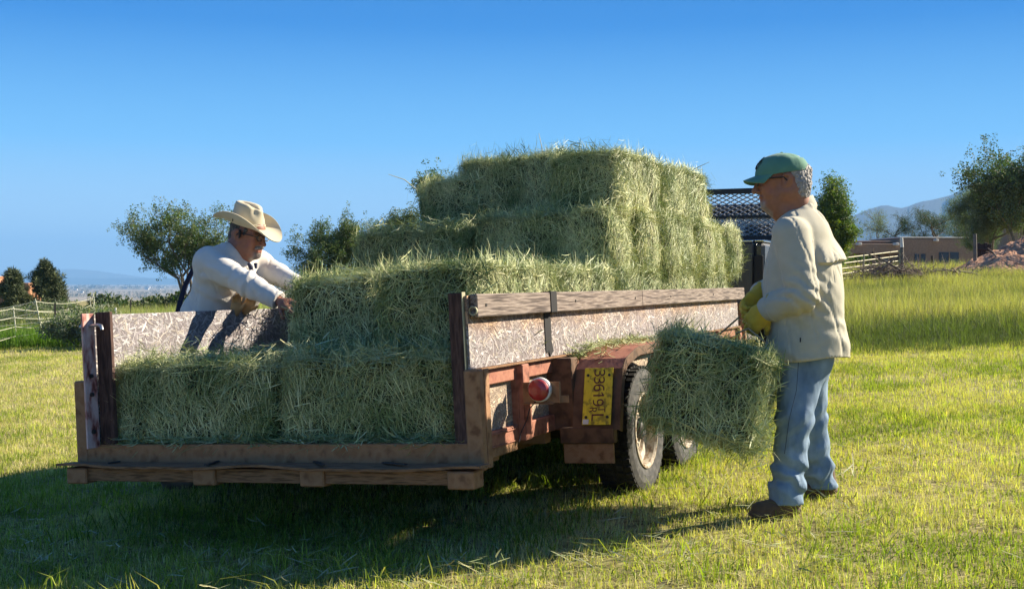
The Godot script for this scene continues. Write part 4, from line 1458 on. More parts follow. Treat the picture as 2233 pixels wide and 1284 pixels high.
func make_truck() -> void:
	var yaw := Basis(Vector3.UP, -atan2(0.39, 0.92))
	var p := trailer_frame * Vector3(-1.1, 0, -6.45)
	p.y = gh(p.x, -p.z)
	var o := thing("pickup_truck", "black pickup truck with a mesh cab rack, parked beyond the hay trailer", "pickup truck", Transform3D(yaw, p))
	bx(o, "bed_floor", M.truck_paint, -0.9, 0.9, 0.74, 0.80, -1.74, -0.02, 0.01)
	for x in [-1.0, 0.9]:
		var b := bx(o, "bed_side", M.truck_paint, x, x + 0.1, 0.62, 1.42, -1.78, 0.0, 0.03)
		bx(b, "bed_rail", M.chrome, x + 0.005, x + 0.095, 1.425, 1.445, -1.76, -0.01, 0.006)
		bx(o, "tail_light", M.black, x + 0.01, x + 0.09, 0.98, 1.30, 0.002, 0.02, 0.008)
	var g := bx(o, "tailgate", M.truck_grey, -0.895, 0.895, 0.80, 1.42, -0.06, -0.005, 0.012)
	bx(g, "handle", M.black, -0.12, 0.12, 1.18, 1.26, -0.003, 0.014, 0.006)
	bx(g, "gate_cap", M.chrome, -0.89, 0.89, 1.424, 1.442, -0.06, 0.0, 0.006)
	bx(o, "bumper", M.chrome, -0.95, 0.95, 0.50, 0.66, 0.0, 0.14, 0.03)
	# cab
	bx(o, "cab_body", M.truck_paint, -0.98, 0.98, 0.55, 1.38, -3.75, -1.82, 0.06)
	bx(o, "hood", M.truck_paint, -0.96, 0.96, 0.55, 1.28, -4.95, -3.76, 0.08)
	bx(o, "roof", M.truck_paint, -0.82, 0.82, 1.79, 1.90, -3.05, -1.88, 0.05)
	for x in [-1.0, 1.0]:
		var s := Shape.new()
		s.bar(Vector3(0.93 * x, 1.37, -1.87), Vector3(0.78 * x, 1.82, -1.92), 0.1, 0.08)
		part("rear_pillar", s.done(), M.truck_paint, o)
		s = Shape.new()
		s.bar(Vector3(0.93 * x, 1.37, -3.65), Vector3(0.78 * x, 1.82, -3.03), 0.06, 0.07)
		part("front_pillar", s.done(), M.truck_paint, o)
		s = Shape.new()
		s.sheet([PackedVector3Array([Vector3(0.92 * x, 1.38, -1.95), Vector3(0.92 * x, 1.38, -3.55)]), PackedVector3Array([Vector3(0.79 * x, 1.79, -1.98), Vector3(0.79 * x, 1.79, -3.05)])], 0.006)
		part("side_window", s.done(), M.glass, o)
		wheel(o, Vector3(0.86 * x, 0.40, -0.75), x, 0.40, 0.25, M.steel)
		wheel(o, Vector3(0.86 * x, 0.40, -4.15), x, 0.40, 0.25, M.steel)
		bx(o, "mirror", M.black, 1.0 * x - 0.02, 1.0 * x + 0.12 * x, 1.38, 1.58, -3.45, -3.38, 0.02)
		bx(o, "seat", M.black, 0.45 * x - 0.28, 0.45 * x + 0.28, 0.9, 1.52, -2.55, -2.35, 0.06)
		bx(o, "headrest", M.black, 0.45 * x - 0.15, 0.45 * x + 0.15, 1.53, 1.70, -2.52, -2.40, 0.04)
	var s2 := Shape.new()
	s2.sheet([PackedVector3Array([Vector3(-0.88, 1.38, -1.86), Vector3(0.88, 1.38, -1.86)]), PackedVector3Array([Vector3(-0.76, 1.80, -1.9), Vector3(0.76, 1.80, -1.9)])], 0.006)
	part("rear_window", s2.done(), M.glass, o)
	s2 = Shape.new()
	s2.sheet([PackedVector3Array([Vector3(-0.88, 1.38, -3.68), Vector3(0.88, 1.38, -3.68)]), PackedVector3Array([Vector3(-0.76, 1.80, -3.04), Vector3(0.76, 1.80, -3.04)])], 0.006)
	part("windscreen", s2.done(), M.glass, o)
	# rack of expanded metal behind the cab
	var z := -1.66
	var rk := bx(o, "cab_rack", M.dark_steel, -0.98, 0.98, 1.995, 2.05, z - 0.03, z + 0.03, 0.006)
	bx(rk, "rack_bar", M.dark_steel, -0.92, 0.92, 1.50, 1.545, z - 0.02, z + 0.02, 0.004)
	bx(rk, "rack_bar", M.dark_steel, -0.92, 0.92, 1.735, 1.765, z - 0.02, z + 0.02, 0.004)
	for x in [-0.95, 0.95]:
		bx(rk, "rack_post", M.dark_steel, x - 0.03, x + 0.03, 1.446, 1.994, z - 0.028, z + 0.028, 0.004)
	s2 = Shape.new()
	var lo := Vector2(-0.92, 1.545)
	var hi := Vector2(0.92, 1.995)
	for d in [1.0, -1.0]:
		var k := -0.5
		while k < 4.6:
			var c0 := lo.x + k - 0.4 if d > 0 else lo.x + k
			# x = c0 + 2 d (y - lo.y)
			var ya := lo.y
			var yb := hi.y
			var f1: float = lo.y + (lo.x - c0) / (2.0 * d)
			var f2: float = lo.y + (hi.x - c0) / (2.0 * d)
			ya = maxf(ya, minf(f1, f2))
			yb = minf(yb, maxf(f1, f2))
			if yb - ya > 0.01:
				s2.tube(PackedVector3Array([Vector3(c0 + 2.0 * d * (ya - lo.y), ya, z + 0.004 * d), Vector3(c0 + 2.0 * d * (yb - lo.y), yb, z + 0.004 * d)]), PackedFloat32Array([0.0065]), 4, false)
			k += 0.088
	part("rack_mesh", s2.done(), M.steel, rk)


# ---------------------------------------------------------------- hay
const BL := 0.99
const BW := 0.475
const BH := 0.388
var bale_core := []
var bale_stems := []
var twine_mesh: ArrayMesh


func stems(count: int, spread: float, lmin: float, lmax: float, width: float, lift: float, sd: int) -> ArrayMesh:
	var r := RandomNumberGenerator.new()
	r.seed = sd
	var s := Shape.new()
	for i in count:
		var a := r.randfn(0.0, 0.75)
		var d := Vector3(cos(a), r.randfn() * lift, sin(a)).normalized()
		var l := r.randf_range(lmin, lmax)
		var o := Vector3(r.randfn() * spread, r.randfn() * 0.006, r.randfn() * spread) - d * l * 0.5
		var sidew := d.cross(Vector3(r.randfn() * 0.5, 1, r.randfn() * 0.5)).normalized() * width * (0.5 + 1.2 * pow(r.randf(), 2.0))
		var bend := Vector3(r.randfn(), r.randfn() * 0.5 + 0.2, r.randfn()) * l * 0.06
		var t := r.randf()
		var c := Color(0.84, 0.90, 0.74).lerp(Color(1.15, 1.06, 0.92), t) if r.randf() < 0.7 else Color(0.58, 0.70, 0.50)
		s.col = c * r.randf_range(0.75, 1.2)
		var p0 := o
		var p1 := o + d * l * 0.36 + bend
		var p2 := o + d * l * 0.7 + bend * 0.9
		var p3 := o + d * l
		s.tri(p0 - sidew * 0.6, p1 - sidew, p1 + sidew)
		s.tri(p0 - sidew * 0.6, p1 + sidew, p0 + sidew * 0.6)
		s.tri(p1 - sidew, p2 - sidew, p2 + sidew)
		s.tri(p1 - sidew, p2 + sidew, p1 + sidew)
		s.tri(p2 - sidew, p3, p2 + sidew)
	return s.done()


func bale_shape(q: Vector3, sd: float) -> Vector3:  # a point of the unit cube's skin onto the bale's lumpy skin
	var k := pow(pow(absf(q.x), 7.5) + pow(absf(q.y), 7.5) + pow(absf(q.z), 9.0), 1.0 / 8.0)
	var e := q / k
	var p := e * Vector3(BW, BH, BL) * 0.485
	var n := noise.get_noise_3d(p.x * 6.0 + sd, p.y * 6.0, p.z * 6.0)
	p += e.normalized() * (n * 0.034 + noise.get_noise_3d(p.x * 2.5, p.y * 2.5 + sd, p.z * 2.5) * 0.02)
	for t in [-0.2, 0.2]:
		p -= Vector3(p.x, p.y, 0) * 0.09 * exp(-pow((p.z - t) / 0.035, 2.0))
	return p + Vector3(0, BH * 0.5, 0)


func cube_skin(r: RandomNumberGenerator) -> Array:  # a random place on the bale's faces: [unit cube point, face normal]
	var ax := BW * BL
	var ay := BH * BL
	var az := BW * BH
	var x := r.randf() * (ax + ay + az)
	var n := Vector3.UP if x < ax else (Vector3.RIGHT if x < ax + ay else Vector3.BACK)
	if r.randf() < 0.5:
		n = -n
	var q := Vector3(r.randf_range(-1, 1), r.randf_range(-1, 1), r.randf_range(-1, 1))
	for i in 3:
		if absf(n[i]) > 0.5:
			q[i] = n[i]
	return [q, n]


func make_bale_parts() -> void:
	for v in 3:
		var s := Shape.new()
		for ax in 3:
			for sg in [-1.0, 1.0]:
				var n := 16 if ax != 2 else 9
				var grid := []
				for i in n + 1:
					var row := PackedVector3Array()
					for j in n + 1:
						var q := Vector3()
						q[ax] = sg
						q[(ax + 1) % 3] = lerpf(-1, 1, float(i) / n)
						q[(ax + 2) % 3] = lerpf(-1, 1, float(j) / n)
						row.append(bale_shape(q, v * 7.3))
					grid.append(row)
				for i in n:
					for j in n:
						var c := Vector3(0, BH * 0.5, 0)
						var a: Vector3 = grid[i][j]
						var b: Vector3 = grid[i + 1][j]
						var d: Vector3 = grid[i + 1][j + 1]
						var e: Vector3 = grid[i][j + 1]
						var na := ((a - c) / Vector3(BW, BH, BL)).normalized()
						var o := Vector3()
						o[ax] = sg
						var f := func(p: Vector3) -> Vector3:
							var w := (p - c) / Vector3(BW, BH, BL) * 2.0
							return Vector3(pow(absf(w.x), 7) * signf(w.x), pow(absf(w.y), 7) * signf(w.y), pow(absf(w.z), 7) * signf(w.z)).lerp(na, 0.02).normalized()
						s.smooth_tri(a, b, d, f.call(a), f.call(b), f.call(d))
						s.smooth_tri(a, d, e, f.call(a), f.call(d), f.call(e))
		bale_core.append(s.done())
	var kinds := [stems(15, 0.05, 0.04, 0.13, 0.0011, 0.10, 1), stems(15, 0.045, 0.03, 0.10, 0.0014, 0.16, 2)]
	for v in 3:
		var r := RandomNumberGenerator.new()
		r.seed = 900 + v
		var bufs := [PackedFloat32Array(), PackedFloat32Array()]
		for i in 2400:
			var q: Array = cube_skin(r)
			var p := bale_shape(q[0], v * 7.3)
			var n: Vector3 = q[1]
			var e := ((p - Vector3(0, BH * 0.5, 0)) / Vector3(BW, BH, BL) * 2.0)
			n = (n + Vector3(pow(e.x, 7), pow(e.y, 7), pow(e.z, 7)) * 0.8).normalized()
			# stems lie across the bale on its sides, every way on its ends
			var along := Vector3(r.randfn() * 0.6, r.randfn() + (0.8 if absf(q[1].x) > 0.5 else 0.0), r.randfn() * 0.55)
			if absf(q[1].y) > 0.5:
				along.x += 1.0 * signf(r.randfn())
			var x := (along - n * along.dot(n)).normalized()
			var up := n
			var off := r.randf_range(-0.012, 0.020) if i % 3 else r.randf_range(0.0, 0.028)
			if i % 13 == 0:  # tufts that stand off the skin
				var lean := (n + x * r.randfn() * 0.9 + Vector3(0, 0.15, 0)).normalized()
				up = (x - lean * x.dot(lean)).normalized()
				x = lean
				off = r.randf_range(-0.02, 0.022)
			var z := x.cross(up).normalized()
			var t := noise.get_noise_3d(p.x * 3.0 + v * 9.0, p.y * 3.0, p.z * 3.0 + 4.0) + r.randfn() * 0.22
			var c := Color(0.17, 0.245, 0.085).lerp(Color(0.70, 0.71, 0.42), clampf(t * 0.9 + 0.5, 0.0, 1.0)) * r.randf_range(0.75, 1.2)
			pack(bufs[i % 2], Basis(x, up, z).scaled_local(Vector3.ONE * r.randf_range(0.75, 1.25)), p + n * off, c)
		for i in 200:  # ragged fringe along the upper edges
			var q := Vector3(r.randf_range(-1, 1), 1.0, r.randf_range(-1, 1))
			if r.randf() < 0.6:
				q.x = (1.0 if r.randf() < 0.5 else -1.0) * r.randf_range(0.86, 1.0)
			else:
				q.z = (1.0 if r.randf() < 0.5 else -1.0) * r.randf_range(0.92, 1.0)
			var p := bale_shape(q, v * 7.3)
			var lean := Vector3(signf(q.x) * pow(absf(q.x), 6.0) * 0.9 + r.randfn() * 0.5, 0.7 + r.randf() * 0.5, signf(q.z) * pow(absf(q.z), 6.0) * 0.9 + r.randfn() * 0.5).normalized()
			var side := lean.cross(Vector3(r.randfn(), r.randfn(), r.randfn())).normalized()
			var c := Color(0.32, 0.39, 0.16).lerp(Color(0.72, 0.71, 0.45), r.randf()) * r.randf_range(0.8, 1.15)
			pack(bufs[i % 2], Basis(lean, side, lean.cross(side)).scaled_local(Vector3(r.randf_range(0.4, 0.85), 0.8, 0.45)), p + lean * 0.012, c)
		var pair := []
		for i in 2:
			var mm := MultiMesh.new()
			mm.transform_format = MultiMesh.TRANSFORM_3D
			mm.use_colors = true
			mm.mesh = kinds[i]
			mm.instance_count = bufs[i].size() / 16
			mm.buffer = bufs[i]
			pair.append(mm)
		bale_stems.append(pair)
	var s := Shape.new()
	for t in [-0.2, 0.2]:
		var path := PackedVector3Array()
		for i in 41:
			var a := TAU * i / 40.0
			var q := Vector3(cos(a), sin(a), 0)
			q /= maxf(absf(q.x), absf(q.y))
			var p := bale_shape(Vector3(q.x, q.y, t * 2.0 / BL), 0.0)
			p.z = t
			path.append(p)
		s.tube(path, PackedFloat32Array([0.003]), 5, false)
	twine_mesh = s.done()


var bale_count := 0
func bale(label: String, xf: Transform3D, size := Vector3.ONE, group := "hay bales stacked on the trailer", plain := false) -> Node3D:
	var v := bale_count % 3
	bale_count += 1
	var o := thing("hay_bale", label, "hay bale", xf * Transform3D(Basis().scaled(size), Vector3()), group)
	part("packed_hay", bale_core[v], M.shaded_hay_core, o)
	if plain:
		return o
	for i in 2:
		var st := lay("loose_stems" if i == 0 else "loose_stems_001", bale_stems[v][i], M.hay, o)
		st.set_meta("kind", "stuff")
	part("twine", twine_mesh, M.twine, o)
	return o


# s metres in from the right side, t metres forward of the tail (middle of the bale), y its foot; cross: laid across the bed
func place(label: String, s: float, t: float, y: float, cross: bool, wob := 0.02, size := Vector3.ONE, plain := false) -> Node3D:
	var b := Basis(Vector3.UP, (PI / 2 if cross else 0.0) + (PI if rng.randf() < 0.5 else 0.0) + rng.randfn() * wob) * Basis(Vector3(0, 0, 1), rng.randfn() * 0.012)
	return bale(label, trailer_frame * Transform3D(b, Vector3(-s, y, -t)), size * Vector3(0.965, 1.0, 0.965), "hay bales in a lower layer hidden by the sides" if plain else "hay bales stacked on the trailer", plain)


func make_load() -> void:
	make_bale_parts()
	var y1 := 0.447
	var y2 := 0.822
	var y3 := 1.203
	var y4 := 1.582
	var hid := "hay bale in a lower layer of the load behind the trailer sides"
	place("shaded green bale lying across the trailer floor at the tail, left one of two", 1.58, 0.30, y1, true, 0.02, Vector3(1, 0.97, 0.98))
	place("shaded green bale lying across the trailer floor, right one behind the right corner post", 0.61, 0.33, y1, true, 0.02, Vector3(1, 1, 0.97))
	for i in 10:
		for k in 2:
			place(hid, 0.61 + k * 0.98, 0.79 + i * 0.475, y1, true, 0.01, Vector3(0.98, 0.98, 0.97), true)
	place("second layer bale with shaded end to us, nearest the left man's hands", 1.04, 1.03, y2, false, 0.02, Vector3(1.1, 1, 1))
	place("second layer bale with shaded end to us, beside the right corner post", 0.385, 0.78, y2, false, 0.0, Vector3(1.12, 1.02, 1.04))
	place("second layer bale with long sunlit side above the rail, left of the black band", 0.36, 1.82, y2, false, 0.01)
	place("second layer bale with long sunlit side above the rail, right of the black band", 0.36, 2.83, y2, false, 0.01)
	place("second layer bale with its long sunlit side above the middle of the rail", 0.36, 3.83, y2, false, 0.01)
	place("second layer bale with its sunlit side above the front end of the rail", 0.36, 4.88, y2, false, 0.01)
	place("second layer bale whose flat top shows below the dark third layer, middle one", 0.86, 2.0, y2, false)
	place("second layer bale whose flat top shows below the left end of the third layer", 1.36, 2.05, y2, false)
	place("second layer bale against the left strand board side", 1.86, 2.2, y2, false)
	for i in 5:
		for k in 2:
			place(hid, 1.09 + k * 0.49, 2.9 + i * 0.5, y2, true, 0.01, Vector3(0.98, 0.98, 0.6), true)
	place("big dark bale lying across the third layer, facing us, right one with sunlit corner", 0.62, 2.60, y3, true, 0.0, Vector3(1, 1.0, 0.96))
	place("dark bale lying across the third layer, left end of the stack", 1.57, 2.66, y3, true, 0.03, Vector3(1, 0.9, 0.92))
	var nth := ["second", "third", "fourth", "fifth", "sixth", "front most"]
	for i in 6:
		place("third layer bale with sunlit end facing right, %s from the dark corner" % nth[i], 0.60 - 0.03 * (i % 2), 3.09 + i * 0.495, y3, true, 0.035)
	for i in 5:
		place("third layer bale on the far left of the load, %s row from the tail" % nth[i], 1.60, 3.09 + i * 0.485, y3, true, 0.02, Vector3.ONE, true)
	place("highest top bale, at the right, with dark end facing us and sunlit side", 0.38, 3.04, y4, false, 0.03, Vector3(0.98, 1.0, 1))
	place("top bale with its sunlit side at the front right end of the stack", 0.37, 4.22, y4, false, 0.02, Vector3(1, 1.0, 1.36))
	place("top bale lying across the middle of the stack, left of the highest bale", 1.09, 3.26, y4, true, 0.03, Vector3(0.98, 1.2, 0.84))
	place("lower top bale at the left end of the stack, standing clear against the sky", 1.55, 3.46, y4 - 0.03, false, 0.05, Vector3(0.98, 1.0, 1))
	place("top bale behind the middle of the stack", 1.15, 3.82, y4, true, 0.03, Vector3(1, 0.95, 0.95))
	# the bale being carried
	var yaw := Basis(Vector3.UP, -0.26) * Basis(Vector3(0, 0, 1), -0.24) * Basis(Vector3.RIGHT, -0.05)
	var ctr := at(1556, 850, 5.62)
	bale("hay bale hanging by its twine from the yellow gloves, tilted down to the right", Transform3D(yaw, ctr - yaw.y * BH * 0.5), Vector3(1.06, 1.06, 0.9), "")
	# spilled hay
	var r := RandomNumberGenerator.new()
	r.seed = 333
	var one := stems(4, 0.03, 0.06, 0.22, 0.0022, 0.2, 5)
	var wisps := func(called: String, label: String, n: int, pick: Callable, bright := 1.0) -> void:
		var buf := PackedFloat32Array()
		for i in n:
			var p: Vector3 = pick.call()
			var c := Color(0.32, 0.38, 0.16).lerp(Color(0.70, 0.68, 0.42), r.randf()) * bright
			pack(buf, trailer_frame.basis * Basis.from_euler(Vector3(r.randfn() * 0.25, r.randf() * TAU, r.randfn() * 0.25)).scaled_local(Vector3.ONE * r.randf_range(0.6, 1.2)), trailer_frame * p, c)
		var o := scatter(called, one, M.hay, self, buf)
		o.name = numbered(called)
		tag(o, label, "loose hay", "", "stuff")
	wisps.call("loose_hay", "wisps of loose hay on the sunlit fender of the trailer", 260, func() -> Vector3:
		var t := r.randf_range(1.1, 2.3)
		return Vector3(minf(0.27, absf(r.randfn()) * 0.12) - 0.02, 0.735 + 0.05 * sstep(1.1, 1.33, t) + absf(r.randfn()) * 0.014, -t))
	wisps.call("loose_hay", "dropped wisps of hay lying on the grass behind and beside the trailer", 260, func() -> Vector3:
		var q := Vector3(r.randfn() * 1.3 - 1.0, 0.0, r.randfn() * 0.3 + 0.35) if r.randf() < 0.6 else Vector3(r.randf_range(0.4, 1.6), 0.0, r.randf_range(-3.0, 0.2))
		var wp := trailer_frame * q
		return trailer_frame.affine_inverse() * Vector3(wp.x, gh(wp.x, -wp.z) + 0.03 + r.randf() * 0.03, wp.z), 0.62)
	wisps.call("loose_hay", "loose hay scattered on the trailer floor along the tail", 420, func() -> Vector3:
		return Vector3(r.randf_range(-2.05, -0.12), 0.455 + absf(r.randfn()) * 0.012, r.randf_range(-0.12, -0.01)))
	wisps.call("loose_hay", "loose hay lying on the shaded floor bale and in front of the second layer", 420, func() -> Vector3:
		return Vector3(r.randf_range(-2.0, -0.15), 0.84 + absf(r.randfn()) * 0.03, r.randf_range(-0.62, -0.14)))
	wisps.call("loose_hay", "tufts of loose hay along the foot of the dark third layer", 620, func() -> Vector3:
		return Vector3(r.randf_range(-2.0, -0.15), 1.20 + absf(r.randfn()) * 0.02, r.randf_range(-2.35, -1.3)))
	wisps.call("loose_hay", "tufts of loose hay on the step between third layer and top bales", 380, func() -> Vector3:
		return Vector3(r.randf_range(-1.9, -0.15), 1.59 + absf(r.randfn()) * 0.02, r.randf_range(-2.9, -2.38)))
	# single long stalks sticking up
	var s := Shape.new()
	var spikes := [[1.2, 2.75, y3 - 0.02, -0.06, 0.22], [1.55, 2.3, y2 + 0.38, -0.08, 0.26], [1.10, 2.25, y2 + 0.38, -0.09, 0.22], [1.3, 2.2, y2 + 0.38, 0.1, 0.2], [0.85, 3.1, y4 + 0.38, -0.02, 0.24], [0.2, 4.4, y4 + 0.36, 0.2, 0.1], [0.7, 3.0, y4 + 0.38, 0.12, 0.14], [1.75, 2.9, y4 + 0.3, -0.2, 0.12]]
	for q in spikes:
		s.col = Color(0.50, 0.47, 0.25)
		var a := Vector3(-q[0], q[2], -q[1])
		s.tube(PackedVector3Array([a, a + Vector3(q[3] * 0.4, q[4] * 0.6, 0.02), a + Vector3(q[3], q[4], 0.03)]), PackedFloat32Array([0.0035, 0.003, 0.0015]), 4)
	var st := part("stray_stalks", s.done(), M.hay, self)
	st.transform = trailer_frame
	tag(st, "single long stalks poking up out of the hay stack", "loose hay", "", "stuff")


# ---------------------------------------------------------------- people
# a head in its own axes: f forward, u up, r to its right
class Head:
	var o: Vector3
	var f: Vector3
	var u: Vector3
	var r: Vector3

	func at(a: float, b: float, c := 0.0) -> Vector3:
		return o + f * a + u * b + r * c

	func local(p: Vector3) -> Vector3:
		var d := p - o
		return Vector3(d.dot(f), d.dot(u), d.dot(r))


func head_axes(o: Vector3, f: Vector3, roll := 0.0) -> Head:
	var h := Head.new()
	h.o = o
	h.f = f.normalized()
	h.r = h.f.cross(Vector3.UP.rotated(h.f, roll)).normalized()
	h.u = h.r.cross(h.f)
	return h


func head_prims(h: Head, neck: Vector3, heavy := 1.0) -> Array:
	var q := []
	q.append(cap(h.at(-0.028, 0.022), h.at(0.022, 0.030), 0.090, 0.088, 0.02, h.r, 0.84))
	q.append(cap(h.at(0.045, -0.01), h.at(0.05, -0.08), 0.058, 0.044, 0.03, h.r, 1.0))
	for c in [-1.0, 1.0]:
		q.append(cap(h.at(-0.005, -0.055, c * 0.05), h.at(0.055, -0.098, c * 0.018), 0.026 * heavy, 0.024, 0.03))
		q.append(cap(h.at(0.07, -0.03, c * 0.036), h.at(0.062, -0.055, c * 0.040), 0.024, 0.022, 0.02))
		q.append(cap(h.at(0.093, 0.022, c * 0.014), h.at(0.078, 0.020, c * 0.052), 0.013, 0.012, 0.012))
		q.append(cap(h.at(0.108, 0.0, c * 0.032), h.at(0.108, 0.0, c * 0.034), 0.014, 0.014, 0.012, Vector3.ZERO, 1.0, true))
		q.append(cap(h.at(0.088, 0.0, c * 0.032), h.at(0.088, -0.001, c * 0.032), 0.0115, 0.0115, 0.002))
		q.append(cap(h.at(0.103, -0.042, c * 0.012), h.at(0.108, -0.041, c * 0.012), 0.009, 0.009, 0.006))
		# ear: rim and lobe
		q.append(cap(h.at(-0.018, 0.012, c * 0.084), h.at(-0.008, -0.026, c * 0.076), 0.026, 0.015, 0.005, h.r, 0.42))
		q.append(cap(h.at(-0.008, 0.008, c * 0.097), h.at(-0.003, -0.012, c * 0.091), 0.0135, 0.009, 0.004, Vector3.ZERO, 1.0, true))
	q.append(cap(h.at(0.098, 0.012), h.at(0.126, -0.036), 0.0105, 0.0135, 0.010))
	q.append(cap(h.at(0.098, -0.066, -0.016), h.at(0.098, -0.066, 0.016), 0.0085, 0.0085, 0.010))
	q.append(cap(h.at(0.093, -0.083, -0.013), h.at(0.093, -0.083, 0.013), 0.0085, 0.0085, 0.010))
	q.append(cap(h.at(0.104, -0.0745, -0.02), h.at(0.104, -0.0745, 0.02), 0.0025, 0.0025, 0.004, Vector3.ZERO, 1.0, true))
	q.append(cap(h.at(0.078, -0.108, -0.01), h.at(0.078, -0.108, 0.01), 0.020, 0.020, 0.02))
	q.append(cap(h.at(-0.035, -0.045), neck, 0.062 * heavy, 0.070 * heavy, 0.04))
	q.append(cap(h.at(0.03, -0.10), h.at(-0.01, -0.14), 0.035 * heavy, 0.04 * heavy, 0.04))
	return q


# a hand in gloves or bare: palm, four fingers of three bones each, thumb
func hand_prims(wrist: Vector3, dir: Vector3, palm: Vector3, thumb_side: float, curl: float, thick := 1.0, size := 1.0) -> Array:
	var q := []
	var d := dir.normalized()
	var n := (palm - d * palm.dot(d)).normalized()  # out of the palm
	var s := d.cross(n) * thumb_side  # towards the thumb
	var z := size
	q.append(cap(wrist, wrist + d * 0.03 * z, 0.028 * thick * z, 0.032 * thick * z, 0.02, n, 0.75))
	q.append(cap(wrist + (d * 0.045 + s * 0.022) * z, wrist + (d * 0.085 + s * 0.026) * z, 0.024 * thick * z, 0.018 * thick * z, 0.02, n, 0.7))
	q.append(cap(wrist + (d * 0.045 - s * 0.018) * z, wrist + (d * 0.08 - s * 0.024) * z, 0.024 * thick * z, 0.017 * thick * z, 0.02, n, 0.7))
	var lens := [0.043, 0.049, 0.045, 0.034]
	for i in 4:
		var off: float = 0.029 - i * 0.0195
		var p := wrist + (d * (0.088 - 0.004 * absf(i - 1.2)) + s * off) * z
		var a := 0.15 + curl * 0.55
		for k in 3:
			var dd := (d * cos(a) + n * sin(a)).normalized()
			var l: float = lens[i] * [1.0, 0.62, 0.48][k] * z
			var r0: float = [0.0098, 0.0088, 0.008][k] * thick * z
			q.append(cap(p, p + dd * l, r0, r0 * 0.92, 0.004))
			p += dd * l
			a += curl * (0.95 - 0.15 * k)
	var t := wrist + (d * 0.03 + s * 0.032 + n * 0.008) * z
	var td := (d * 0.72 + s * 0.6 + n * 0.35).normalized()
	q.append(cap(t, t + td * 0.042 * z, 0.0135 * thick * z, 0.0115 * thick * z, 0.010))
	t += td * 0.042 * z
	td = (td + n * curl * 0.7 - s * curl * 0.35).normalized()
	q.append(cap(t, t + td * 0.032 * z, 0.0112 * thick * z, 0.0095 * thick * z, 0.004))
	return q


func folds(p: Vector3, f: float, sd: float) -> float:  # soft creases
	var w := noise.get_noise_3d(p.x * f + sd, p.y * f * 0.8, p.z * f)
	return 1.0 - absf(w) * 3.2


func crease(p: Vector3, f: float, sd: float) -> float:  # narrow valleys between soft swells
	var w := noise.get_noise_3d(p.x * f + sd, p.y * f, p.z * f + sd)
	var k := maxf(0.0, 1.0 - absf(w) * 7.0)
	return k * k - 0.5 * w


func face_colour(h: Head, skin: Color, beard: Color, moustache: bool, hair: Color, hairline: float) -> Callable:
	return func(p: Vector3, _n: Vector3) -> Color:
		var l := h.local(p)
		var g := noise.get_noise_3d(p.x * 40.0, p.y * 40.0, p.z * 40.0)
		var c := skin * (1.0 + g * 0.16)
		c = c.lerp(skin * Color(1.15, 0.85, 0.8), sstep(0.045, 0.0, Vector2(l.x - 0.075, l.y + 0.035).length()) * 0.5)
		if absf(l.z) < 0.046 and l.x > 0.05 and l.y < -0.086 + 0.15 * maxf(0.0, 0.02 - l.x * 0.2):
			c = c.lerp(beard * (1.0 + g * 0.5), sstep(-0.084, -0.094, l.y) * sstep(0.046, 0.03, absf(l.z)) * 0.85)
		if moustache and l.x > 0.088 and l.y < -0.045 and l.y > -0.070 and absf(l.z) < 0.036:
			c = c.lerp(beard * (1.0 + g * 0.5), 0.9)
		elif l.x > 0.092 and l.y < -0.06 and l.y > -0.088 and absf(l.z) < 0.024:
			c = c.lerp(skin * Color(1.0, 0.62, 0.6), 0.6)
		if l.x > 0.08 and absf(l.y - 0.024) < 0.008 and absf(l.z) > 0.012 and absf(l.z) < 0.052:
			c = c.lerp(hair, 0.7)
		if Vector3(l.x - 0.094, l.y, absf(l.z) - 0.032).length() < 0.0085:
			c = Color(0.02, 0.015, 0.012) if Vector2(l.y, absf(l.z) - 0.033).length() < 0.0048 else Color(0.55, 0.5, 0.46)
		if l.x < hairline and l.y > -0.03 and absf(l.z) < 0.072:
			c = hair
		return Color(c.r, c.g, c.b)


func spectacles(o: Node3D, h: Head) -> void:
	var g := Node3D.new()
	g.name = "spectacles"
	o.add_child(g)
	var s := Shape.new()
	var gl := Shape.new()
	for c in [-1.0, 1.0]:
		var loop := PackedVector3Array()
		for i in 21:
			var a := TAU * i / 20.0
			loop.append(h.at(0.117 - 0.012 * absf(cos(a)) * 0.4, 0.0 + sin(a) * 0.0175, c * 0.033 + cos(a) * 0.026))
		s.tube(loop, PackedFloat32Array([0.0032]), 6, false)
		s.tube(PackedVector3Array([h.at(0.112, 0.008, c * 0.059), h.at(0.06, 0.013, c * 0.080), h.at(0.0, 0.014, c * 0.087), h.at(-0.015, -0.004, c * 0.087)]), PackedFloat32Array([0.0036]), 6)
		var mid := h.at(0.116, 0, c * 0.033)
		for i in 20:
			gl.smooth_tri(mid, loop[i], loop[i + 1], h.f, h.f, h.f)
	s.tube(PackedVector3Array([h.at(0.115, 0.004, -0.009), h.at(0.121, 0.007, 0), h.at(0.115, 0.004, 0.009)]), PackedFloat32Array([0.0022]), 6)
	part("spectacle_frame", s.done(), M.frame_plastic, g)
	part("lens", gl.done(), M.spectacle_glass, g)


func centred(st: Shape, o: Vector3) -> ArrayMesh:  # a thing's parts stand about its own base
	for i in st.v.size():
		st.v[i] -= o
	return st.done()


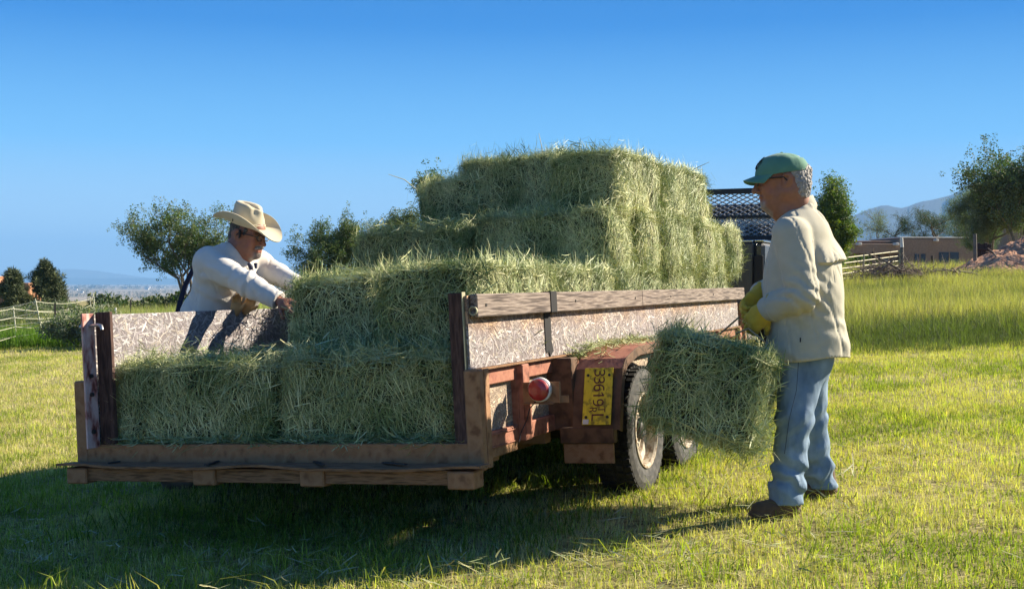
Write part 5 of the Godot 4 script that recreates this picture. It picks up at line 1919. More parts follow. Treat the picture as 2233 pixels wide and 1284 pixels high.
func make_man_right() -> void:
	var foot := at(1725, 612, 5.5)
	foot.y = ground(foot)
	var o := thing("person", "man in green cap, khaki shirt and blue jeans carrying a hay bale", "person", Transform3D(Basis(), foot))
	var h := head_axes(at(1704, 396, 5.52), Vector3(-1, -0.06, -0.10))
	var neck := at(1742, 478, 5.56)
	# body: head, neck and what the clothes hide
	var q := head_prims(h, neck, 1.18)
	q.append(cap(h.at(0.02, -0.125), h.at(-0.01, -0.155), 0.045, 0.05, 0.03))
	var st := Shape.new()
	var skin := Color(0.27, 0.115, 0.065)
	field(q, 0.0042, null, face_colour(h, skin, Color(0.25, 0.22, 0.20), false, Color(0.20, 0.18, 0.17), -1.0), st)
	st.col = skin
	field([cap(neck, at(1752, 620, 5.6), 0.065, 0.12, 0.05), cap(at(1735, 520, 5.42), at(1735, 520, 5.76), 0.06, 0.06, 0.05), cap(at(1752, 620, 5.6), at(1758, 760, 5.6), 0.12, 0.12, 0.05),
		cap(at(1735, 520, 5.42), at(1748, 645, 5.33), 0.045, 0.04, 0.03), cap(at(1748, 645, 5.33), at(1675, 672, 5.46), 0.04, 0.03, 0.03),
		cap(at(1735, 520, 5.76), at(1705, 640, 5.82), 0.045, 0.04, 0.03), cap(at(1705, 640, 5.82), at(1650, 645, 5.70), 0.04, 0.03, 0.03),
		cap(at(1750, 790, 5.48), at(1733, 915, 5.42), 0.085, 0.055, 0.03), cap(at(1733, 915, 5.42), at(1714, 1085, 5.42), 0.055, 0.04, 0.03),
		cap(at(1757, 790, 5.72), at(1768, 920, 5.78), 0.085, 0.055, 0.03), cap(at(1768, 920, 5.78), at(1788, 1055, 5.82), 0.055, 0.04, 0.03)], 0.016, null, null, st)
	part("body", centred(st, foot), M.skin, o)
	# hair
	q = [cap(h.at(-0.035, 0.03), h.at(-0.045, -0.02), 0.092, 0.083, 0.02, h.r, 0.86), cap(h.at(-0.075, -0.02), h.at(-0.078, -0.065), 0.048, 0.036, 0.03, h.r, 1.25),
		cap(h.at(-0.118, 0.045), h.at(-0.124, 0.02), 0.022, 0.014, 0.015), cap(h.at(0.075, -0.02), h.at(0.08, -0.1), 0.085, 0.085, 0.012, Vector3.ZERO, 1.0, true), cap(h.at(0.0, -0.02, 0.09), h.at(0.008, -0.09, 0.08), 0.034, 0.044, 0.01, Vector3.ZERO, 1.0, true), cap(h.at(0.0, -0.02, -0.09), h.at(0.008, -0.09, -0.08), 0.034, 0.044, 0.01, Vector3.ZERO, 1.0, true)]
	st = field(q, 0.0042, func(p: Vector3, d: float) -> float: return d + 0.006 * fine.get_noise_3d(p.x * 90.0, p.y * 60.0, p.z * 90.0) - 0.002,
		func(p: Vector3, _n: Vector3) -> Color:
			var g := 0.5 + 0.5 * fine.get_noise_3d(p.x * 130.0, p.y * 80.0, p.z * 130.0)
			return Color(0.19, 0.18, 0.17).lerp(Color(0.38, 0.365, 0.35), g))
	part("hair", centred(st, foot), M.hair, o)
	spectacles_at(o, h, foot)
	# cap
	var c := Node3D.new()
	c.name = "baseball_cap"
	o.add_child(c)
	var rows := []
	for i in 15:
		var t := i / 14.0
		var row := PackedVector3Array()
		for j in 48:
			var a := TAU * j / 48.0
			var el := lerpf(PI * 0.5, -0.08, t)
			var rr := 0.108 * cos(el) * (1.0 + 0.03 * sin(el))
			var y := 0.030 + 0.098 * sin(el) - (0.012 * cos(a) * t if t > 0.5 else 0.0) + 0.012 * t
			var fx := cos(a) * rr * (1.10 if cos(a) < 0 else 1.13)
			var p := h.at(fx - 0.004, y, sin(a) * rr * 0.86)
			p += (p - h.at(-0.008, 0.03)).normalized() * (0.003 * noise.get_noise_3d(p.x * 22.0, p.y * 22.0, p.z * 22.0) - 0.0016 * exp(-pow(fmod(j + 0.0, 8.0) * 1.6, 2.0)))
			row.append(p - foot)
		rows.append(row)
	var s := Shape.new()
	s.sheet(rows, 0.004, true)
	part("crown", s.done(), M.cap_green, c)
	rows = []
	for i in 9:
		var t := i / 8.0
		var row := PackedVector3Array()
		for j in 25:
			var w := lerpf(-1.0, 1.0, j / 24.0)
			var inner := 0.094 * sqrt(maxf(0.0, 1.0 - pow(w * 0.86, 2.0)))
			var outer := 0.094 + 0.083 * sqrt(maxf(0.0, 1.0 - pow(absf(w), 2.6)))
			row.append(h.at(lerpf(inner, maxf(outer, inner + 0.002), t) - 0.004, 0.040 - 0.026 * t - 0.022 * w * w * (0.35 + 0.65 * t), w * 0.082) - foot)
		rows.append(row)
	s = Shape.new()
	s.sheet(rows, 0.005)
	part("peak", s.done(), M.cap_green, c)
	s = Shape.new()
	s.lathe(PackedVector2Array([Vector2(0.007, 0.0), Vector2(0.006, 0.004), Vector2(0, 0.006)]), h.at(-0.008, 0.131) - foot, h.u, 12)
	part("top_button", s.done(), M.cap_green, c)
	s = Shape.new()
	for k in [[0.0, 0.018, 0.007], [0.3, 0.012, 0.006]]:
		for i in 5:
			var e: float = 0.35 + i * 0.12 + k[0] * 0.2
			var p := h.at(0.120 * cos(e) + 0.001, 0.036 + 0.099 * sin(e), -0.02 + k[0] * 0.07 + 0.01 * sin(i * 2.0))
			s.box(p - foot, Vector3(0.005, 0.018, 0.012), 0.001, Basis(h.f, h.u, h.r) * Basis(Vector3(0, 0, 1), e))
	part("cap_emblem", s.done(), M.cap_mark, c)
	# shirt
	var hem := at(1750, 778, 5.6).y
	q = [cap(at(1735, 508, 5.44), at(1735, 508, 5.78), 0.088, 0.088, 0.06), cap(at(1748, 497, 5.52), at(1748, 497, 5.66), 0.105, 0.105, 0.06), cap(at(1747, 575, 5.50), at(1747, 575, 5.74), 0.160, 0.160, 0.08),
		cap(at(1762, 510, 5.50), at(1775, 560, 5.56), 0.085, 0.11, 0.06), cap(at(1753, 650, 5.51), at(1753, 650, 5.74), 0.183, 0.183, 0.09), cap(at(1762, 745, 5.51), at(1762, 745, 5.74), 0.186, 0.186, 0.08), cap(at(1763, 800, 5.51), at(1763, 800, 5.74), 0.190, 0.190, 0.05)]
	for i in 14:  # collar
		var a0 := TAU * i / 14.0
		var a1 := TAU * (i + 1) / 14.0
		var cc := at(1733, 452, 5.56)
		var f0 := cc + Vector3(-cos(a0) * 0.078, -cos(a0) * 0.075 * (1.0 if cos(a0) > 0 else 0.45), sin(a0) * 0.078)
		var f1 := cc + Vector3(-cos(a1) * 0.078, -cos(a1) * 0.075 * (1.0 if cos(a1) > 0 else 0.45), sin(a1) * 0.078)
		q.append(cap(f0, f1, 0.013, 0.013, 0.008))
		q.append(cap(f0 + Vector3(0, -0.028, 0) + (f0 - cc) * 0.16, f1 + Vector3(0, -0.028, 0) + (f1 - cc) * 0.16, 0.014, 0.014, 0.018))
	var sleeve := [cap(at(1726, 512, 5.38), at(1752, 642, 5.30), 0.086, 0.070, 0.016), cap(at(1752, 645, 5.30), at(1692, 668, 5.42), 0.070, 0.060, 0.014)]
	sleeve.append_array([cap(at(1695, 667, 5.415), at(1678, 673, 5.445), 0.062, 0.060, 0.008), cap(at(1728, 512, 5.82), at(1704, 640, 5.84), 0.086, 0.066, 0.05), cap(at(1704, 640, 5.84), at(1662, 640, 5.74), 0.066, 0.058, 0.03)])
	q.append_array(sleeve)
	var elbow := at(1752, 645, 5.30)
	var cuff := at(1678, 673, 5.445)
	var cuff_dir := (cuff - at(1692, 668, 5.42)).normalized()
	st = field(q, 0.0085, func(p: Vector3, d: float) -> float:
		var w := 0.0
		var e := exp(-p.distance_squared_to(elbow) / 0.012)
		w += 0.008 * e * sin((p.y * 1.0 + p.x * 0.7) * 95.0 + noise.get_noise_3d(p.x * 5, p.y * 5, p.z * 5) * 4.0)
		var low := sstep(hem + 0.33, hem + 0.02, p.y)
		w += 0.006 * low * sin(p.y * 78.0 + 5.0 * noise.get_noise_3d(p.x * 4.5, p.y * 3.0, p.z * 4.5) + p.x * 16.0) * (0.4 + 0.6 * noise.get_noise_3d(p.x * 6.0, p.y * 6.0 + 4.0, p.z * 6.0))
		w -= 0.0055 * crease(p * Vector3(1, 0.4, 1) + Vector3(0, p.x * 0.7, 0), 3.6, 2.0) + 0.006 * noise.get_noise_3d(p.x * 4.0 + 3.0, p.y * 1.6, p.z * 4.0)
		# back yoke flap: one layer of cloth over the other, open at its lower edge
		var yoke := at(1800, 577, 5.5).y + 0.02 * sin(p.x * 9.0) + 0.004 * sin(p.x * 60.0)
		if p.x > at(1757, 600, 5.5).x and p.y > yoke and p.y < yoke + 0.2:
			w += 0.024 * sstep(yoke + 0.12, yoke, p.y) * sstep(0.0, 0.05, p.x - at(1757, 600, 5.5).x)
		return maxf(d - w, hem + 0.012 * sin(p.x * 14.0) - p.y))
	part("shirt", centred(st, foot), M.khaki, o)
	# collar, shoulder seam, rolled cuffs and small trim
	var rim := []
	for k in 4:
		var row := PackedVector3Array()
		for i in 32:
			var a := TAU * i / 32.0
			var up_ := -cos(a) * 0.075 * (1.0 if cos(a) > 0.0 else 0.45)
			var rr: float = [0.074, 0.080, 0.088, 0.100][k]
			var dy: float = [0.014, 0.022, 0.004, -0.026][k] - (0.03 * pow(maxf(0.0, cos(a)), 4.0) if k > 1 else 0.0)
			row.append(at(1733, 452, 5.56) + Vector3(-cos(a) * rr, up_ + dy, sin(a) * rr) - foot)
		rim.append(row)
	s = Shape.new()
	s.sheet(rim, 0.005, true)
	part("collar", s.done(), M.khaki, o)
	s = Shape.new()
	var arm := (at(1752, 642, 5.30) - at(1726, 512, 5.38)).normalized()
	var ab := frame((arm + Vector3(0, 0, -0.9)).normalized())
	var seam := PackedVector3Array()
	for i in 25:
		var a := TAU * i / 24.0
		seam.append(at(1729, 520, 5.385) + (ab.x * cos(a) + ab.z * sin(a)) * 0.0895 - foot)
	s.tube(seam, PackedFloat32Array([0.0035]), 6, false)
	part("shoulder_seam", s.done(), M.khaki, o)
	s = Shape.new()
	var ring := PackedVector3Array()
	for i in 25:
		var a := TAU * i / 24.0
		var bb := frame(cuff_dir)
		ring.append(cuff + (bb.x * cos(a) + bb.z * sin(a)) * 0.055 - cuff_dir * 0.02 - foot)
	s.tube(ring, PackedFloat32Array([0.0125]), 8, false)
	part("cuff", s.done(), M.khaki, o)
	s = Shape.new()
	s.box(at(1746, 741, 5.318) - foot, Vector3(0.006, 0.02, 0.003), 0.001)
	part("hem_tag", s.done(), M.black, o)
	# gloves holding the twine
	q = hand_prims(at(1672, 672, 5.445), at(1638, 706, 5.47) - at(1672, 672, 5.445), Vector3(-0.2, -0.7, -1.0), 1.0, 0.95, 1.2, 1.1)
	q.append(cap(at(1684, 665, 5.43), at(1664, 681, 5.45), 0.054, 0.038, 0.012))
	q.append(cap(at(1668, 680, 5.45), at(1650, 700, 5.46), 0.039, 0.034, 0.02))
	st = field(q, 0.0042, func(p: Vector3, d: float) -> float: return d - 0.002 * noise.get_noise_3d(p.x * 30, p.y * 30, p.z * 30))
	part("glove", centred(st, foot), M.glove, o)
	q = hand_prims(at(1653, 644, 5.70), at(1616, 676, 5.66) - at(1653, 644, 5.70), Vector3(0.3, -0.7, 1.0), -1.0, 0.95, 1.2, 1.1)
	q.append(cap(at(1664, 636, 5.73), at(1645, 653, 5.69), 0.052, 0.038, 0.012))
	q.append(cap(at(1645, 653, 5.69), at(1628, 670, 5.67), 0.039, 0.034, 0.02))
	st = field(q, 0.0042, func(p: Vector3, d: float) -> float: return d - 0.002 * noise.get_noise_3d(p.x * 30, p.y * 30, p.z * 30))
	part("glove", centred(st, foot), M.glove, o)
	s = Shape.new()
	for e in [[at(1634, 716, 5.46), at(1606, 727, 5.52)], [at(1634, 718, 5.46), at(1668, 745, 5.40)], [at(1614, 690, 5.66), at(1570, 728, 5.76)]]:
		s.tube(PackedVector3Array([e[0] - foot, e[1] - foot]), PackedFloat32Array([0.0045]), 6)
	var tw := part("held_twine", s.done(), M.twine, self)
	tw.position = foot
	tag(tw, "taut strands of baling twine between the yellow gloves and the carried bale", "twine")
	# jeans
	var near_hem := at(1715, 1096, 5.42).y
	q = [cap(at(1752, 775, 5.52), at(1752, 775, 5.70), 0.140, 0.140, 0.05), cap(at(1748, 800, 5.49), at(1733, 915, 5.42), 0.108, 0.078, 0.045), cap(at(1733, 915, 5.42), at(1714, 1105, 5.42), 0.075, 0.078, 0.03)]
	var qf := [cap(at(1757, 800, 5.72), at(1768, 920, 5.78), 0.106, 0.077, 0.045), cap(at(1768, 920, 5.78), at(1792, 1066, 5.82), 0.074, 0.077, 0.03)]
	q.append_array(qf)
	var shin := at(1714, 1040, 5.42)
	var shin2 := at(1790, 1020, 5.82)
	var knee := at(1733, 925, 5.42)
	st = field(q, 0.0075, func(p: Vector3, d: float) -> float:
		var w := 0.0
		w += 0.011 * exp(-pow((p.y - shin.y) / 0.11, 2.0)) * sin((p.y + p.x * 0.55) * 62.0 + 3.0 * noise.get_noise_3d(p.x * 6, p.y * 4, p.z * 6)) * (1.0 if p.z > -5.6 else 0.0)
		w += 0.011 * exp(-pow((p.y - shin2.y) / 0.12, 2.0)) * sin((p.y - p.x * 0.5) * 55.0 + 3.0 * noise.get_noise_3d(p.x * 6, p.y * 4, p.z * 6)) * (1.0 if p.z <= -5.6 else 0.0)
		w += 0.006 * exp(-pow((p.y - knee.y) / 0.07, 2.0)) * sin((p.y - p.x) * 70.0)
		w += 0.003 * folds(p * Vector3(1, 0.5, 1), 7.0, 7.0)
		var bottom := near_hem - 0.004 if p.z > -5.6 else at(1790, 1064, 5.82).y
		return maxf(d - w, bottom + (p.x - (0.0)) * 0.0 - p.y))
	part("jeans", centred(st, foot), M.denim, o)
	s = Shape.new()
	s.tube(PackedVector3Array([at(1742, 790, 5.355) - foot, at(1738, 850, 5.33) - foot, at(1722, 915, 5.335) - foot, at(1712, 990, 5.335) - foot]), PackedFloat32Array([0.0012]), 4)
	part("side_seam", s.done(), M.dark_denim, o)
	# boots
	var gy := gh(at(1700, 612, 5.42).x, 5.42)
	var gy2 := gh(at(1790, 612, 5.82).x, 5.82)
	var up := func(p: Vector3, y: float) -> Vector3: return Vector3(p.x, y, p.z)
	var b0: Vector3 = up.call(at(1722, 0, 5.42), gy + 0.05)
	var b1: Vector3 = up.call(at(1658, 0, 5.38), gy + 0.038)
	st = field([cap(b0, b1, 0.046, 0.040, 0.03), cap(b0, b0 + Vector3(0.0, 0.09, 0), 0.048, 0.05, 0.03), cap(b0 + Vector3(0.012, -0.02, 0), b1 + Vector3(-0.01, -0.016, 0), 0.043, 0.043, 0.01, Vector3.UP, 0.4)], 0.006, func(p: Vector3, d: float) -> float: return maxf(d, gy - p.y))
	part("boot", centred(st, foot), M.boot, o)
	b0 = up.call(at(1803, 0, 5.84), gy2 + 0.055)
	b1 = up.call(at(1740, 0, 5.80), gy2 + 0.038)
	st = field([cap(b0, b1, 0.046, 0.040, 0.03), cap(b0, b0 + Vector3(-0.01, 0.09, 0), 0.048, 0.05, 0.03), cap(b0 + Vector3(0.018, -0.02, 0), b1 + Vector3(-0.01, -0.016, 0), 0.043, 0.043, 0.01, Vector3.UP, 0.4)], 0.006, func(p: Vector3, d: float) -> float: return maxf(d, gy2 - p.y))
	part("boot", centred(st, foot), M.boot, o)


func spectacles_at(o: Node3D, h: Head, foot: Vector3) -> void:
	var k := Head.new()
	k.o = h.o - foot
	k.f = h.f
	k.u = h.u
	k.r = h.r
	spectacles(o, k)


func make_man_left() -> void:
	var dd := 0.24  # he stands just clear of the strand board side
	var w := func(px: float, py: float, d: float) -> Vector3: return at(px, py, d + dd)
	var foot: Vector3 = w.call(395, 612, 6.95)
	foot.y = ground(foot)
	var o := thing("person", "man in straw cowboy hat and white shirt leaning over the left trailer side", "person", Transform3D(Basis(), foot))
	var h := head_axes(w.call(540, 512, 6.86), Vector3(0.86, -0.19, 0.42), 0.05)
	var neck: Vector3 = w.call(506, 562, 6.88)
	var q := head_prims(h, neck, 1.15)
	var st := Shape.new()
	var skin := Color(0.235, 0.098, 0.058)
	field(q, 0.0045, null, face_colour(h, skin, Color(0.18, 0.15, 0.135), true, Color(0.03, 0.025, 0.022), -1.0), st)
	st.col = skin
	var pel: Vector3 = w.call(425, 775, 7.0)
	field([cap(neck, w.call(505, 620, 6.92), 0.065, 0.11, 0.05), cap(w.call(458, 575, 6.74), w.call(560, 578, 7.06), 0.06, 0.06, 0.05), cap(w.call(500, 620, 6.92), pel, 0.11, 0.11, 0.05),
		cap(w.call(458, 575, 6.74), w.call(543, 622, 6.52), 0.045, 0.04, 0.03), cap(w.call(543, 622, 6.52), w.call(606, 656, 6.42), 0.038, 0.03, 0.03),
		cap(w.call(560, 578, 7.06), w.call(606, 602, 6.92), 0.045, 0.04, 0.03), cap(w.call(606, 602, 6.92), w.call(650, 622, 6.75), 0.038, 0.03, 0.03),
		cap(pel + Vector3(-0.03, 0, 0.1), Vector3(foot.x - 0.02, 0.35, foot.z + 0.12), 0.085, 0.055, 0.03), cap(Vector3(foot.x - 0.02, 0.35, foot.z + 0.12), Vector3(foot.x - 0.04, -0.02, foot.z + 0.12), 0.055, 0.04, 0.03),
		cap(pel + Vector3(0.02, 0, -0.12), Vector3(foot.x + 0.06, 0.35, foot.z - 0.2), 0.085, 0.055, 0.03), cap(Vector3(foot.x + 0.06, 0.35, foot.z - 0.2), Vector3(foot.x + 0.0, -0.02, foot.z - 0.22), 0.055, 0.04, 0.03)], 0.016, null, null, st)
	# bare hands reaching into the hay
	field(hand_prims(w.call(612, 658, 6.40), w.call(660, 676, 6.28) - w.call(612, 658, 6.40), Vector3(0.1, -0.8, -0.6), -1.0, 0.6, 1.05), 0.0045, null, null, st)
	field(hand_prims(w.call(652, 622, 6.74), w.call(700, 634, 6.60) - w.call(652, 622, 6.74), Vector3(0.1, -0.8, 0.6), 1.0, 0.6, 1.05), 0.0045, null, null, st)
	part("body", centred(st, foot), M.skin, o)
	q = [cap(h.at(-0.035, 0.03), h.at(-0.045, -0.02), 0.090, 0.080, 0.02, h.r, 0.86), cap(h.at(-0.07, -0.03), h.at(-0.07, -0.07), 0.045, 0.034, 0.03, h.r, 1.25), cap(h.at(0.035, 0.035, -0.066), h.at(0.022, 0.0, -0.073), 0.015, 0.009, 0.012), cap(h.at(0.035, 0.035, 0.066), h.at(0.022, 0.0, 0.073), 0.015, 0.009, 0.012),
		cap(h.at(0.075, -0.02), h.at(0.08, -0.1), 0.085, 0.085, 0.012, Vector3.ZERO, 1.0, true), cap(h.at(0.0, -0.02, 0.09), h.at(0.008, -0.09, 0.08), 0.034, 0.044, 0.01, Vector3.ZERO, 1.0, true), cap(h.at(0.0, -0.02, -0.09), h.at(0.008, -0.09, -0.08), 0.034, 0.044, 0.01, Vector3.ZERO, 1.0, true)]
	st = field(q, 0.0045, func(p: Vector3, d: float) -> float: return d + 0.003 * fine.get_noise_3d(p.x * 90.0, p.y * 60.0, p.z * 90.0),
		func(p: Vector3, _n: Vector3) -> Color:
			var g := 0.5 + 0.5 * fine.get_noise_3d(p.x * 130.0, p.y * 80.0, p.z * 130.0)
			return Color(0.018, 0.016, 0.015).lerp(Color(0.15, 0.14, 0.13), g * g))
	part("hair", centred(st, foot), M.hair, o)
	# moustache tufts and goatee as their own small mesh
	q = [cap(h.at(0.107, -0.052, -0.004), h.at(0.094, -0.066, -0.034), 0.009, 0.006, 0.006), cap(h.at(0.107, -0.052, 0.004), h.at(0.094, -0.066, 0.034), 0.009, 0.006, 0.006), cap(h.at(0.092, -0.10), h.at(0.085, -0.125), 0.012, 0.007, 0.01)]
	st = field(q, 0.0035, func(p: Vector3, d: float) -> float: return d + 0.003 * fine.get_noise_3d(p.x * 120.0, p.y * 60.0, p.z * 120.0),
		func(p: Vector3, _n: Vector3) -> Color: return Color(0.10, 0.09, 0.085).lerp(Color(0.30, 0.28, 0.265), 0.5 + 0.5 * fine.get_noise_3d(p.x * 150.0, p.y * 80.0, p.z * 150.0)))
	part("beard", centred(st, foot), M.hair, o)
	spectacles_at(o, h, foot)
	var s := Shape.new()
	s.tube(PackedVector3Array([h.at(0.004, 0.03, 0.086) - foot, h.at(0.012, 0.014, 0.092) - foot, h.at(0.013, -0.004, 0.091) - foot, h.at(0.006, -0.016, 0.088) - foot]), PackedFloat32Array([0.006, 0.008, 0.0075, 0.004]), 8)
	part("ear_piece", s.done(), M.black, o)
	# straw hat
	var hat := Node3D.new()
	hat.name = "cowboy_hat"
	o.add_child(hat)
	var hy := 0.058
	var hf := h.at(0.0, 0.0) - foot
	var hp := func(a: float, b: float, c: float) -> Vector3: return hf + h.f * a + h.u * (b - a * 0.10) + h.r * c
	var rows := []
	for i in 15:
		var t := i / 14.0
		var row := PackedVector3Array()
		for j in 64:
			var a := TAU * j / 64.0
			var r0 := Vector2(0.104, 0.085)
			var r1 := Vector2(0.232, 0.172)
			var rr := r0.lerp(r1, t)
			var side := absf(sin(a))
			var lift := 0.070 * pow(side, 2.4) * pow(t, 1.5) - 0.034 * pow(absf(cos(a)), 3.0) * pow(t, 1.6) * (1.15 if cos(a) > 0 else 0.55)
			row.append(hp.call(cos(a) * rr.x - 0.012, hy + lift, sin(a) * rr.y * (1.0 - 0.16 * side * t * t)))
		rows.append(row)
	s = Shape.new()
	s.sheet(rows, 0.005, true)
	part("brim", s.done(), M.straw_hat, hat)
	rows = []
	for i in 22:
		var t := i / 21.0
		var row := PackedVector3Array()
		for j in 56:
			var a := TAU * j / 56.0
			var rise := minf(t / 0.62, 1.0)
			var inw := maxf(0.0, (t - 0.62) / 0.38)
			var rx := lerpf(0.106, 0.092, pow(rise, 1.4)) * (1.0 - inw * 0.98)
			var rz := lerpf(0.087, 0.066, pow(rise, 1.2)) * (1.0 - inw * 0.98)
			var y := hy + 0.118 * pow(rise, 0.9)
			y += 0.008 * sin(minf(inw * 3.2, 1.0) * PI * 0.5)
			# crease along the crown and the two dents beside it
			var fx := cos(a) * rx
			var sz := sin(a) * rz
			if inw > 0.0:
				y -= 0.030 * exp(-pow(sz / 0.02, 2.0)) * sstep(0.1, 0.6, inw)
			y -= 0.014 * sstep(0.2, 1.0, cos(a)) * rise
			var dent := 0.016 * exp(-pow((a if a < PI else a - TAU) - 0.62, 2.0) / 0.10) + 0.016 * exp(-pow((a if a < PI else a - TAU) + 0.62, 2.0) / 0.10)
			var m := 1.0 - dent / 0.08 * sstep(0.35, 1.0, rise) * (1.0 - inw)
			row.append(hp.call(fx * m - 0.012, y, sz * m))
		rows.append(row)
	s = Shape.new()
	s.sheet(rows, 0.004, true)
	part("crown", s.done(), M.straw_hat, hat)
	s = Shape.new()
	for k in 3:
		var loop := PackedVector3Array()
		for j in 41:
			var a := TAU * j / 40.0
			loop.append(hp.call(cos(a) * 0.1085 - 0.012, hy + 0.006 + k * 0.007, sin(a) * 0.0895))
		s.tube(loop, PackedFloat32Array([0.004]), 6, false)
	part("hat_band", s.done(), M.straw_hat, hat)
	s = Shape.new()
	s.box(hp.call(-0.02, hy + 0.030, 0.131), Vector3(0.005, 0.024, 0.005), 0.001, Basis(h.f, h.u, h.r))
	part("hat_pin", s.done(), M.black, hat)
	# shirt
	q = [cap(w.call(458, 572, 6.74), w.call(560, 578, 7.06), 0.090, 0.085, 0.06), cap(w.call(492, 560, 6.84), w.call(520, 562, 6.94), 0.085, 0.08, 0.05), cap(w.call(472, 618, 6.80), w.call(535, 622, 7.0), 0.140, 0.135, 0.09), cap(w.call(445, 690, 6.84), w.call(497, 692, 7.02), 0.150, 0.145, 0.10), cap(w.call(415, 790, 6.9), w.call(470, 790, 7.1), 0.155, 0.15, 0.09)]
	for i in 12:
		var cc: Vector3 = w.call(512, 560, 6.89)
		var fwd := Vector3(h.f.x, 0, h.f.z).normalized()
		var rt := fwd.cross(Vector3.UP)
		var a0 := TAU * i / 12.0
		var a1 := TAU * (i + 1) / 12.0
		var g := func(a: float, k: float) -> Vector3: return cc + fwd * cos(a) * 0.074 * k + rt * sin(a) * 0.074 * k + Vector3(0, -0.050 * cos(a) - (k - 1.0) * 0.16, 0)
		q.append(cap(g.call(a0, 1.0), g.call(a1, 1.0), 0.011, 0.011, 0.008))
		q.append(cap(g.call(a0, 1.16), g.call(a1, 1.16), 0.012, 0.012, 0.016))
	q.append_array([cap(w.call(456, 574, 6.72), w.call(540, 620, 6.53), 0.088, 0.068, 0.05), cap(w.call(540, 620, 6.53), w.call(603, 654, 6.43), 0.068, 0.056, 0.03), cap(w.call(562, 577, 7.06), w.call(606, 600, 6.93), 0.080, 0.064, 0.05), cap(w.call(606, 600, 6.93), w.call(648, 620, 6.76), 0.064, 0.054, 0.03)])
	var el: Vector3 = w.call(545, 618, 6.53)
	var pit: Vector3 = w.call(490, 610, 6.7)
	var cuffp: Vector3 = w.call(603, 654, 6.43)
	var cd: Vector3 = (cuffp - w.call(540, 620, 6.53)).normalized()
	var cuff2: Vector3 = w.call(648, 620, 6.76)
	var cd2: Vector3 = (cuff2 - w.call(606, 600, 6.93)).normalized()
	st = field(q, 0.0085, func(p: Vector3, d: float) -> float:
		var v := 0.0
		v += 0.007 * exp(-p.distance_squared_to(el) / 0.014) * sin((p.x - p.y * 0.6) * 80.0 + 4.0 * noise.get_noise_3d(p.x * 6, p.y * 6, p.z * 6))
		v += 0.006 * exp(-p.distance_squared_to(pit) / 0.02) * sin((p.y + p.x * 0.45) * 75.0 + 3.0 * noise.get_noise_3d(p.x * 5, p.y * 5, p.z * 5))
		v -= 0.0055 * crease(p * Vector3(1, 0.6, 1) + Vector3(0, p.x * 0.8, 0), 4.0, 5.0) + 0.006 * noise.get_noise_3d(p.x * 5.0, p.y * 3.0, p.z * 5.0)
		var r := d - v
		if p.distance_to(cuffp) < 0.12:
			r = maxf(r, (p - cuffp).dot(cd) - 0.015)
		if p.distance_to(cuff2) < 0.12:
			r = maxf(r, (p - cuff2).dot(cd2) - 0.015)
		return r)
	part("shirt", centred(st, foot), M.white_shirt, o)
	# placket and pen pocket
	s = Shape.new()
	var pl := PackedVector3Array()
	for e in [[545, 575, 6.80], [548, 600, 6.79], [545, 630, 6.80], [535, 665, 6.82]]:
		pl.append(w.call(e[0], e[1], e[2]) - foot)
	for i in 3:
		s.bar(pl[i], pl[i + 1], 0.034, 0.008, Vector3(0.7, 0, 0.7), 0.002)
	part("placket", s.done(), M.under_shirt, o)
	s = Shape.new()
	s.tube(PackedVector3Array([w.call(541, 574, 6.77) - foot, w.call(546, 583, 6.765) - foot, w.call(549, 592, 6.77) - foot]), PackedFloat32Array([0.010, 0.014, 0.008]), 7)
	s.tube(PackedVector3Array([w.call(556, 574, 6.79) - foot, w.call(557, 585, 6.785) - foot]), PackedFloat32Array([0.012, 0.008]), 7)
	part("collar_tie", s.done(), M.navy, o)
	# suspender down the back
	s = Shape.new()
	var sp := [[424, 580, 6.95], [404, 620, 6.95], [392, 655, 6.95], [384, 690, 6.95], [380, 730, 6.95]]
	for i in 4:
		s.bar(w.call(sp[i][0], sp[i][1], sp[i][2]) - foot, w.call(sp[i + 1][0], sp[i + 1][1], sp[i + 1][2]) - foot, 0.035, 0.03, Vector3(-1, 0.3, 0.2), 0.004)
	part("suspender", s.done(), M.navy, o)
	# leather gloves tucked at the waist
	q = []
	for k in 2:
		q.append_array(hand_prims(w.call(512 + k * 22, 682 - k * 4, 6.70 + k * 0.06), Vector3(0.12 + k * 0.4, 1, 0.0), Vector3(0.2, 0, 1), 1.0, 0.5, 1.15, 0.72))
	st = field(q, 0.0045)
	part("tucked_glove", centred(st, foot), M.tan_leather, o)
	# jeans and boots, mostly behind the trailer
	q = [cap(w.call(418, 800, 6.95), w.call(450, 800, 7.08), 0.135, 0.13, 0.06), cap(pel + Vector3(-0.03, -0.03, 0.1), Vector3(foot.x - 0.02, 0.35, foot.z + 0.12), 0.11, 0.08, 0.04), cap(Vector3(foot.x - 0.02, 0.35, foot.z + 0.12), Vector3(foot.x - 0.04, 0.0, foot.z + 0.12), 0.08, 0.085, 0.03),
		cap(pel + Vector3(0.02, -0.03, -0.12), Vector3(foot.x + 0.06, 0.35, foot.z - 0.2), 0.11, 0.08, 0.04), cap(Vector3(foot.x + 0.06, 0.35, foot.z - 0.2), Vector3(foot.x, 0.0, foot.z - 0.22), 0.08, 0.085, 0.03)]
	st = field(q, 0.012, func(p: Vector3, d: float) -> float: return maxf(d - 0.006 * folds(p, 8.0, 1.0), foot.y + 0.05 - p.y))
	part("jeans", centred(st, foot), M.dark_denim, o)
